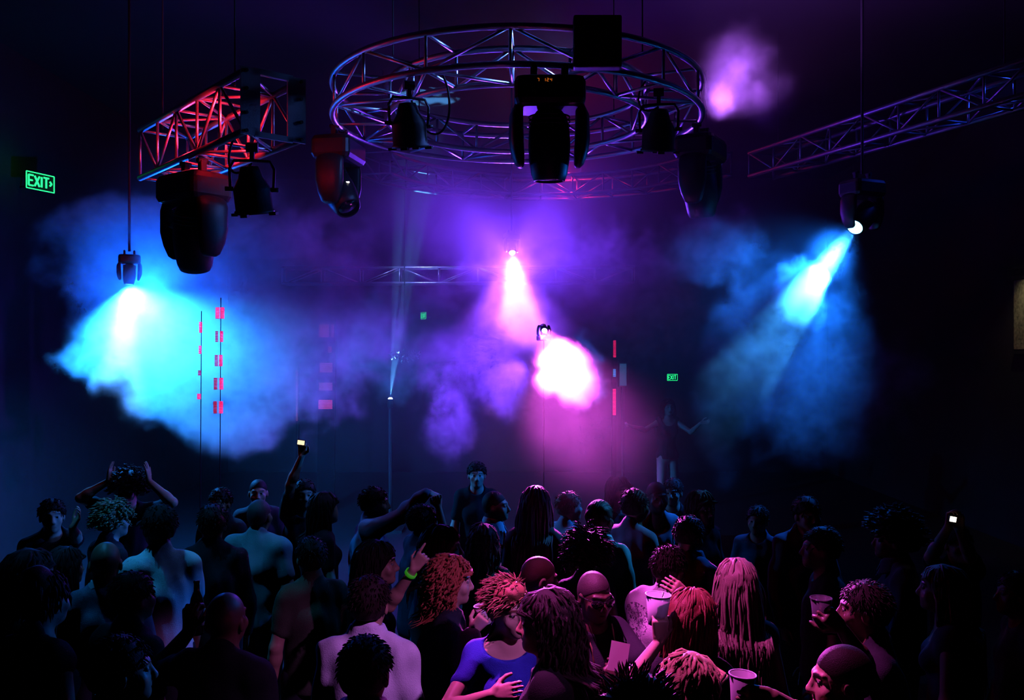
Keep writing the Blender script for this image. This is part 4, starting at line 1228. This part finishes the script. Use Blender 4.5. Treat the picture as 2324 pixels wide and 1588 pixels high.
p_face2 = make_person(1527, 1088, d=7.6, yaw=-160, tone='tan', hair=('short', BLK), top=('tshirt', DK), lod=1, seed=27, label='person whose reddish face peers out behind the white v-neck')
p_hoop = make_person(1590, 1118, d=6.4, yaw=150, tone='dark', female=True, hair=('bob', BLK), top=('tshirt', DK), lod=1, seed=28, label='person in shadow wearing a shiny hoop earring')
p_lightback = make_person(1566, 1172, d=5.5, yaw=40, tone='tan', hair=('short', BLK), top=('shirt', (.42, .48, .60)), collar=True, head=(0, 14, 0), lod=1, seed=29, lean=.05, label='person in a pale blue shirt with bowed dark head, behind the white jacket')
p_whiteback = make_person(1440, 1112, d=6.3, yaw=48, tone='brown', hair=('short', BLK), top=('tshirt', (.50, .46, .60)), lod=1, seed=30, label='person in a violet white t-shirt just beside the teal jacket')
p_straight = make_person(1672, 1272, d=4.14, yaw=6, tone='fair', female=True, hair=('long', (.13, .085, .06)), top=('tank', DK), lod=0, seed=31, label='person with long straight light hair, dimly lit rose from behind')
# ================= right hand side, in the dark
p_open = make_person(1830, 1130, d=6.1, yaw=168, tone='tan', hair=('short', BLK), top=('jacket', (.16, .17, .24)), open_front=mat('pale_shirt', (.5, .5, .56), .85), lod=1, seed=32, label='person in an open jacket over a pale shirt before blue haze')
p_dark1 = make_person(1866, 1200, d=5.1, yaw=-80, tone='brown', hair=('short', BLK), top=('tshirt', DK), lod=1, seed=33, label='person in black turned left, directly before the open jacket')
p_bighair = make_person(2030, 1182, d=5.3, yaw=-75, tone='tan', hair=('afro', BLK), top=('shirt', (.20, .21, .28)), collar=True, lod=1, seed=34, label='person with a big mass of black hair and a dim grey shirt')
p_darkcup = make_person(1966, 1325, d=3.85, yaw=-70, tone='dark', hair=('short', BLK), top=('tshirt', DK), lod=0, seed=35,
    right=(P(1910, 1425, 3.62), (-.6, -.2, .55), 'grip', (0, -.4, -1), (.2, -1, .1)), label='person in black holding an almost empty cup near the face')
p_dimblond = make_person(2142, 1286, d=4.35, yaw=-60, tone='fair', female=True, hair=('long', (.30, .24, .15)), top=('tank', (.16, .16, .2)), lod=1, seed=36, label='person with dim straight blond hair, below the lit camera phone')
p_edge = make_person(2312, 1300, d=4.5, yaw=-80, tone='tan', hair=('short', BLK), top=('tshirt', DK), lod=1, seed=37, label='person half cut off by the side edge, below the stone panel')
p_phone2 = make_person(2172, 1196, d=5.6, yaw=178, tone='tan', hair=('short', BLK), top=('tshirt', DK), lod=1, seed=38,
    right=(P(2152, 1196, 5.32), (.1, 0, 1), 'grip', (.6, -.2, -1), (-.6, .8, 0)), left=(P(2176, 1200, 5.32), (-.1, 0, 1), 'grip', (-.6, -.2, -1), (.6, .8, 0)), label='person in the dark holding a shining phone up to the face')
p_rightfar = make_person(1720, 1150, d=6.75, yaw=-150, tone='tan', hair=('short', BLK), top=('tshirt', (.10, .10, .16)), lod=1, seed=39, label='person in dim grey deep in violet shadow beside the open jacket')
# ================= left hand side, under the cyan lamp
p_bald = make_person(240, 1227, d=4.75, yaw=-20, tone='brown', hair=None, top=('shirt', (.10, .11, .16)), collar=mat('patterned_collar', (.35, .37, .42), .8), head=(0, 12, 0), lod=0, seed=40, label='person with a shiny bald head seen from behind')
p_cap = make_person(362, 1150, d=5.2, yaw=-32, tone='tan', hair=('short', BLK), hat=((.012, .014, .014), 0), top=('tshirt', (.70, .72, .74)), head=(-10, 0, 0), lod=0, seed=41, label='person in a dark cap and a white t-shirt lit blue at the shoulders')
p_green = make_person(254, 1146, d=6.05, yaw=40, tone='fair', female=True, hair=('curly', (.26, .24, .12)), top=('tshirt', DK2), lod=1, seed=42, label='person with light curly hair catching green light, behind the bald head')
p_leftdark = make_person(482, 1148, d=5.65, yaw=-15, tone='brown', hair=('short', BLK), top=('shirt', DK), lod=1, seed=43,
    label='person in black with thick dark hair behind the white t-shirt')
p_grey = make_person(588, 1134, d=6.2, yaw=12, tone='tan', hair=('buzz', (.06, .05, .05)), top=('tshirt', (.26, .28, .30)), build=1.22, lod=1, seed=44, label='person with a broad back in a grey t-shirt and cropped hair')
p_shine = make_person(62, 1252, d=4.2, yaw=50, tone='tan', female=True, hair=('wavy', (.02, .016, .02)), top=('tshirt', DK), lod=1, seed=45, label='person with shiny dark wavy hair at the side edge of the picture')
p_band2 = make_person(146, 1246, d=5.05, yaw=30, tone='tan', female=True, hair=('bob', (.014, .012, .014)), top=('tshirt', DK), lod=1, seed=46, label='person with a smooth dark head beside the bald head')
p_bare = make_person(95, 1300, d=3.75, yaw=20, tone='fair', female=True, hair=('updo', BLK), top=('tank', DK), lod=1, seed=47, label='person with pinned up dark hair and one bare shoulder lit green')
p_bigbald = make_person(512, 1345, d=3.72, yaw=10, tone='brown', hair=None, top=('tshirt', DK), build=1.08, lod=0, seed=48,
    left=(P(430, 1432, 3.86), (.0, .05, 1), 'grip', (-.5, -.3, -1), (-.3, -1, 0)), label='person with a big bare head in near darkness, raising a bottle')
p_cheek = make_person(268, 1450, d=3.1, yaw=62, tone='tan', hair=('short', BLK), top=('tshirt', DK), lod=0, seed=49, label='person in the dark with a thin purple light on the cheek')
p_ear = make_person(300, 1302, d=4.15, yaw=30, tone='tan', hair=('short', BLK), top=('tshirt', DK), lod=0, seed=50, label='person with dark hair and a purple lit ear, before the white t-shirt')
p_dimface = make_person(118, 1135, d=6.3, yaw=150, tone='fair', hair=('short', BLK), top=('tshirt', DK), lod=1, seed=51,
    left=(P(165, 1195, 5.95), (.5, 0, .8), 'relaxed', (-.5, .2, -1)), label='person with a dim face and one hand lifted, deep at the side')
p_armsup = make_person(292, 1082, d=7.2, yaw=176, tone='tan', hair=('afro', BLK), top=('tshirt', DK), lod=1, seed=52,
    right=(P(246, 1092, 7.1), (.1, 0, 1), 'flat', (.8, 0, -.5)), left=(P(338, 1092, 7.1), (-.1, 0, 1), 'flat', (-.8, 0, -.5)), label='person far back with both arms up beside a dark mass of hair')
p_yellow = make_person(706, 1222, d=5.1, yaw=-28, tone='tan', hair=('short', BLK), top=('tshirt', (.07, .08, .045)), lod=1, seed=53, label='person in an olive t-shirt hidden in shadow beside the broad grey back')
p_far1 = make_person(586, 1088, d=7.5, yaw=165, tone='tan', hair=('buzz', BLK), top=('tshirt', DK2), lod=1, seed=54, label='person with a faint face just above the broad grey back')
p_far2 = make_person(500, 1110, d=7.0, yaw=-170, tone='tan', hair=('short', BLK), top=('tshirt', DK2), lod=1, seed=55, label='person whose pale forehead shows over the thick haired person')
p_far3 = make_person(690, 1090, d=7.2, yaw=160, tone='tan', hair=('short', BLK), top=('tshirt', DK), lod=1, seed=56,
    right=(P(700, 972, 7.05), (.1, 0, 1), 'grip', (.6, 0, -1), (0, .9, .2)), label='person in the dark holding a small lit screen high overhead')
p_far4 = make_person(1082, 1050, d=8.3, yaw=176, tone='fair', hair=('short', BLK), top=('tshirt', DK), lod=1, seed=57, label='person with a small dim face far back under the violet smoke')
p_far5 = make_person(735, 1120, d=6.5, yaw=60, tone='tan', female=True, hair=('bob', BLK), top=('tshirt', DK), lod=2, seed=58, label='person in the dark beside the pale blue shirt')
# ================= the dancer on the platform
zt = PLATFORM[2]
p_dancer = make_person(1516, 905, d=12.2, yaw=172, tone='fair', female=True, hair=('long', BLK), top=('tank', (.02, .02, .025)), pants='bare', base_z=zt, lod=1, seed=59,
    right=(P(1438, 968, 11.9), (-.9, 0, .2), 'relaxed', (.3, 0, -1)), left=(P(1590, 960, 11.9), (.9, 0, .1), 'relaxed', (-.3, 0, -1)), label='person dancing on the platform with both arms held out')

# ---------- what they hold and wear
cup('clear plastic cup with a black stirrer raised beside auburn hair', grip_point(p_cupwoman, -1, .115, .045), (.05, 0, 1), (.6, .5, .5), True, .050, .12)
cup('clear plastic cup with amber drink at hip height near the blond hair', grip_point(p_profile, 1), (.05, 0, 1), (.5, .14, .05), False, .042, .12)
cup('small clear cup in the hand of the red haired person', grip_point(p_red, 1), (-.2, 0, 1), (.5, .4, .5), False, .04, .09)
cup('nearly empty cup dimly seen among dark figures', grip_point(p_darkcup, 1), (0, 0, 1), (.3, .1, .05), False, .042, .12, CUP_DIM)
g = grip_point(p_bigbald, -1)
root = empty('bottle', g, 0, 'dark glass bottle held up before the white t-shirt', 'bottle', None)
k = MB(); k.lathe([(.001, -.11), (.029, -.11), (.030, -.10), (.030, .02), (.025, .05), (.013, .08), (.012, .115), (.014, .117), (.014, .125), (.001, .125)], None, 16); k.build('glass', mat('brown_glass', (.02, .012, .006), .1, spec=.6), root, True)
k = MB(); k.lathe([(.0305, -.07), (.0305, .0)], None, 16, caps=False); k.build('paper_band', mat('bottle_paper', (.2, .2, .2), .7), root, True)
g = grip_point(p_far3, 1, .09, .03)
phone('small lit screen held high above the dark crowd', g + Vector((0, -.03, .03)), 0, True, 1.2, .055, .034, (1, .82, .5), R(8))
phone('bright white phone shining alone in the dark', P(2163, 1178, 5.26), 0, True, 4.0, .036, .030, (1, .92, .72), R(10))

# bracelet, necklace, pass, earring
S_, E_, W, fd, pose, nn, pc = p_band.arms[1]
dirn = unit(W - E_)
k = MB(); M = Matrix.Translation(Vector((E_ + (W - E_) * .90) * p_band.s)) @ Vector(dirn).to_track_quat('Z', 'Y').to_matrix().to_4x4()
k.lathe([(.029, -.010), (.0305, -.009), (.0305, .009), (.029, .010)], M, 20, caps=False)
w = k.build('wristband', mat('glowing_green_wristband', (.12, .9, .05), .5), p_band.root, True); w['label'] = 'neon green paper wristband'
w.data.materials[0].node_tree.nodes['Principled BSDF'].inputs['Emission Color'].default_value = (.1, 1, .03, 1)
w.data.materials[0].node_tree.nodes['Principled BSDF'].inputs['Emission Strength'].default_value = .12  # paper band given a faint glow of its own
pr = p_shades
k = MB(); pts = []
for i in range(41):
    t = i / 40; u = 2 * t - 1
    x = .072 * math.copysign(abs(u) ** .75, u); z = 1.50 - .36 * (1 - abs(u) ** 1.6); y = .10 + .055 * (1 - abs(u)) + (.028 if z > 1.2 else .02)
    if z > 1.44: y = .05 + (1.50 - z) * .9
    pts.append(Vector((x * (1.0), y, z)) * pr.s)
k.tube(pts, [.0034 * (1 + .5 * math.sin(i * 2.4)) for i in range(41)], 6)
k.build('necklace', mat('gold_chain', (.6, .42, .2), .35, .8), pr.root, True)
hc = (np.array(pr.arms[1][2]) + np.array(pr.arms[-1][2])) / 2
pc_ = world_of(pr, hc + np.array((.0, .04, .10)))
k = MB(); k.box((0, 0, 0), (.085, .002, .125), Euler((R(-18), R(14), R(6))).to_matrix())
f = k.build('paper_flyer', mat('flyer_paper', (.55, .40, .42), .8), None, loc=pc_)
tag(f, 'pale paper flyer in the hands of the sunglasses wearer', 'flyer')
pr = p_hoop
q = pr.hp((-.085, .0, 1.565)) * pr.s
k = MB(); k.tube([Vector(q) + Vector((.0, .022 * math.cos(2 * PI * j / 20), .022 * math.sin(2 * PI * j / 20))) for j in range(20)], .0025, 6, closed=True)
k.build('hoop_earring', mat('silver_hoop', (.8, .8, .8), .2, .9), pr.root, True)
# dancer's shorts
if 0:
    import itertools
    PP = [v for n, v in list(globals().items()) if n.startswith('p_') and isinstance(v, Person)]
    for v in PP:
        if not 1.5 < v.H < 1.93: print('HEIGHT', v.root['label'], round(v.H, 2))
    for a_, b_ in itertools.combinations(PP, 2):
        dd = (a_.root.location.xy - b_.root.location.xy).length
        if dd < .40: print('NEAR %.2f' % dd, a_.root['label'][12:40], '|', b_.root['label'][12:40], round(a_.d, 2), round(b_.d, 2))
    print('people time', time.time() - T0)
# ------------------------------------------------------------------ smoke

def smoke_material(name, albedo=(1, 1, 1), g=0.25):
    m = bpy.data.materials.new(name)
    m.use_nodes = True
    nt = m.node_tree
    nt.nodes.clear()
    out = nt.nodes.new('ShaderNodeOutputMaterial')
    sc = nt.nodes.new('ShaderNodeVolumeScatter')
    at = nt.nodes.new('ShaderNodeAttribute')
    at.attribute_name = 'density'
    sc.inputs['Color'].default_value = (*albedo, 1)
    sc.inputs['Anisotropy'].default_value = g
    nt.links.new(at.outputs['Fac'], sc.inputs['Density'])
    nt.links.new(sc.outputs[0], out.inputs['Volume'])
    m.cycles.volume_sampling = 'MULTIPLE_IMPORTANCE'
    return m

SMOKE_M = smoke_material('smoke')

def smoke(name, label, blobs, scale, warp, noise_amp, edge, amp, voxel, seed, tex=0.6, detail=4.0, fil=0.0):
    """blobs: (centre, radii, weight). density = amp * smoothstep over (best blob falloff + fractal noise), modulated by a second noise"""
    lo = Vector([min(c[i] - r[i] * 1.6 for c, r, w in blobs) for i in range(3)])
    hi = Vector([max(c[i] + r[i] * 1.6 for c, r, w in blobs) for i in range(3)])
    lo.z = max(lo.z, 0.05)
    me = bpy.data.meshes.new(name)
    ob = bpy.data.objects.new(name, me)
    COL.objects.link(ob)
    ng = bpy.data.node_groups.new(name, 'GeometryNodeTree')
    ng.interface.new_socket('Geometry', in_out='OUTPUT', socket_type='NodeSocketGeometry')
    N, K = ng.nodes, ng.links
    def vm(op, a, b):
        n = N.new('ShaderNodeVectorMath'); n.operation = op
        for i, v in enumerate((a, b)):
            if v is None: continue
            if hasattr(v, 'links'): K.new(v, n.inputs[i])
            else: n.inputs[i].default_value = v
        return n.outputs['Value'] if op == 'LENGTH' else n.outputs['Vector']
    def mt(op, a, b=None, clamp=False):
        n = N.new('ShaderNodeMath'); n.operation = op; n.use_clamp = clamp
        for i, v in enumerate((a, b)):
            if v is None: continue
            if hasattr(v, 'links'): K.new(v, n.inputs[i])
            else: n.inputs[i].default_value = v
        return n.outputs[0]
    def noise(vec, sc, det, rough=0.55, dist=0.0):
        n = N.new('ShaderNodeTexNoise'); n.noise_dimensions = '3D'
        K.new(vec, n.inputs['Vector'])
        n.inputs['Scale'].default_value = sc
        n.inputs['Detail'].default_value = det
        n.inputs['Roughness'].default_value = rough
        n.inputs['Distortion'].default_value = dist
        return n
    pos = N.new('GeometryNodeInputPosition').outputs[0]
    off = vm('ADD', pos, (seed * 13.7, seed * 7.3, seed * 3.1))
    w = noise(off, scale * 0.6, 2.0).outputs['Color']
    w = vm('SUBTRACT', w, (0.5, 0.5, 0.5))
    w = vm('MULTIPLY', w, (warp, warp, warp))
    wp = vm('ADD', pos, w)
    best = None
    for c, r, wt in blobs:
        v = vm('SUBTRACT', wp, tuple(c))
        v = vm('DIVIDE', v, tuple(r))
        l = vm('LENGTH', v, None)
        f = mt('MULTIPLY', mt('SUBTRACT', 1.0, l), 1.0)
        f = mt('MULTIPLY', f, wt) if wt != 1 else f
        best = f if best is None else mt('MAXIMUM', best, f)
    wo = vm('ADD', off, w)
    nz = noise(wo, scale, detail, 0.6, 0.3).outputs[0]
    f = mt('ADD', best, mt('MULTIPLY', mt('SUBTRACT', nz, 0.5), noise_amp))
    f = mt('DIVIDE', f, edge, clamp=True)
    f = mt('MULTIPLY', mt('MULTIPLY', f, f), mt('SUBTRACT', 3.0, mt('MULTIPLY', f, 2.0)))
    if tex > 0:
        n2 = noise(wo, scale * 2.3, detail, 0.65, 0.6).outputs[0]
        t = mt('MULTIPLY', mt('SUBTRACT', n2, 0.36), 4.0, clamp=True)
        t = mt('ADD', mt('MULTIPLY', t, tex), 1.0 - tex)
        f = mt('MULTIPLY', f, t)
        if fil > 0:
            n3 = noise(wo, scale * 1.9, 3.0, 0.55, 1.2).outputs[0]
            rg = mt('SUBTRACT', 1.0, mt('ABSOLUTE', mt('MULTIPLY', mt('SUBTRACT', n3, 0.5), 9.0)), clamp=True)
            f = mt('MULTIPLY', f, mt('ADD', mt('MULTIPLY', rg, fil), 1.0 - fil * .35))
    f = mt('MULTIPLY', f, amp)
    vc = N.new('GeometryNodeVolumeCube')
    K.new(f, vc.inputs['Density'])
    vc.inputs['Min'].default_value = lo
    vc.inputs['Max'].default_value = hi
    for i, k in enumerate('XYZ'):
        vc.inputs['Resolution ' + k].default_value = max(8, int((hi[i] - lo[i]) / voxel))
    sm = N.new('GeometryNodeSetMaterial'); sm.inputs['Material'].default_value = SMOKE_M
    K.new(vc.outputs[0], sm.inputs['Geometry'])
    go = N.new('NodeGroupOutput')
    K.new(sm.outputs[0], go.inputs[0])
    md = ob.modifiers.new('smoke', 'NODES'); md.node_group = ng
    me.materials.append(SMOKE_M)
    tag(ob, label, 'smoke', None, 'stuff')
    return ob

def B(x, y, d, rx, ry, rd, w=1.0):
    """a billow centred on a sight line: half width, half height in photograph pixels at that distance, half depth in metres"""
    return (P(x, y, d), (rx / FPX * d, rd, ry / FPX * d), w)

smoke('smoke_plume', 'blue billowing smoke under the cyan lamp beside the red light columns',
      [B(330, 730, 8.9, 190, 190, .5), B(420, 850, 8.9, 190, 130, .45), B(530, 960, 8.9, 140, 80, .35),
       B(600, 710, 9.1, 330, 280, .5), B(310, 560, 9.2, 220, 150, .5), B(175, 815, 8.85, 80, 50, .25)],
      3.0, 0.30, 1.25, 0.34, 1.1, 0.03, 1, tex=.6, detail=5, fil=.5)
smoke('smoke_plume', 'purple billowing smoke around the two magenta beams',
      [B(1165, 690, 11.5, 300, 130, .7), B(1110, 820, 9.6, 220, 120, .4), B(1020, 960, 9.3, 70, 110, .25),
       B(1160, 890, 9.2, 80, 80, .25), B(1370, 680, 10.6, 260, 190, .6), B(920, 760, 10.6, 200, 160, .6)],
      3.0, 0.35, 1.3, 0.40, 1.1, 0.034, 2, tex=.85, detail=5, fil=.7)
smoke('smoke_puff', 'bright white-pink puff of smoke in the lower magenta beam',
      [B(1288, 832, 7.9, 80, 78, .32), B(1320, 872, 7.8, 62, 60, .26)], 5.0, 0.22, 1.5, 0.35, 3.2, 0.018, 3, tex=.6, fil=.6)
smoke('smoke_puff', 'bright white-cyan puff of smoke in the slanting cyan beam',
      [B(1812, 672, 7.45, 66, 85, .24), B(1838, 640, 7.55, 40, 45, .18)], 5.0, 0.25, 1.5, 0.35, 9.0, 0.018, 4, tex=.7, fil=.6)
smoke('smoke_plume', 'drifting blue smoke below the slanting cyan beam',
      [B(1780, 740, 7.3, 180, 180, .4), B(1700, 850, 7.0, 150, 150, .35), B(1640, 960, 6.8, 60, 150, .22),
       B(1880, 880, 7.2, 220, 180, .4), B(1610, 560, 7.9, 150, 100, .4)],
      3.4, 0.35, 1.4, 0.4, 0.7, 0.03, 5, tex=.95, detail=5, fil=.8)
smoke('smoke_puff', 'purple glowing puff of smoke above the end of the round truss',
      [B(1640, 215, 8.2, 80, 80, .4), B(1685, 160, 8.2, 95, 100, .4), B(1735, 230, 8.3, 80, 70, .4)], 3.0, 0.5, 1.4, 0.9, 0.6, 0.03, 6, tex=.8, fil=.5)
smoke('haze_bank', 'thin magenta haze in the beam just above the dancers',
      [B(1350, 990, 7.0, 210, 190, 1.1)], 1.6, 0.5, 1.1, 1.0, 0.085, 0.12, 9, tex=.3, detail=2)
smoke('haze_bank', 'faint haze along the beam right below the glowing lens',
      [B(1885, 585, 7.75, 70, 80, .3)], 2.0, 0.2, 0.5, 0.9, 0.35, 0.05, 10, tex=.2, detail=2)
smoke('haze_bank', 'bank of smooth violet blue haze under the round truss',
      [B(1080, 490, 11.2, 560, 190, 1.6), B(480, 480, 10.6, 300, 200, 1.3)], 0.8, 0.8, 0.7, 0.9, 0.20, 0.16, 8, tex=.4, detail=2)
smoke('thin_haze', 'thin haze hanging through the whole hall',
      [(Vector((.9, 11.5, 3.6)), (6.0, 6.5, 4.4), 1.0)], 0.5, 1.0, 0.7, 0.9, 0.030, 0.5, 7, tex=0.3, detail=2)
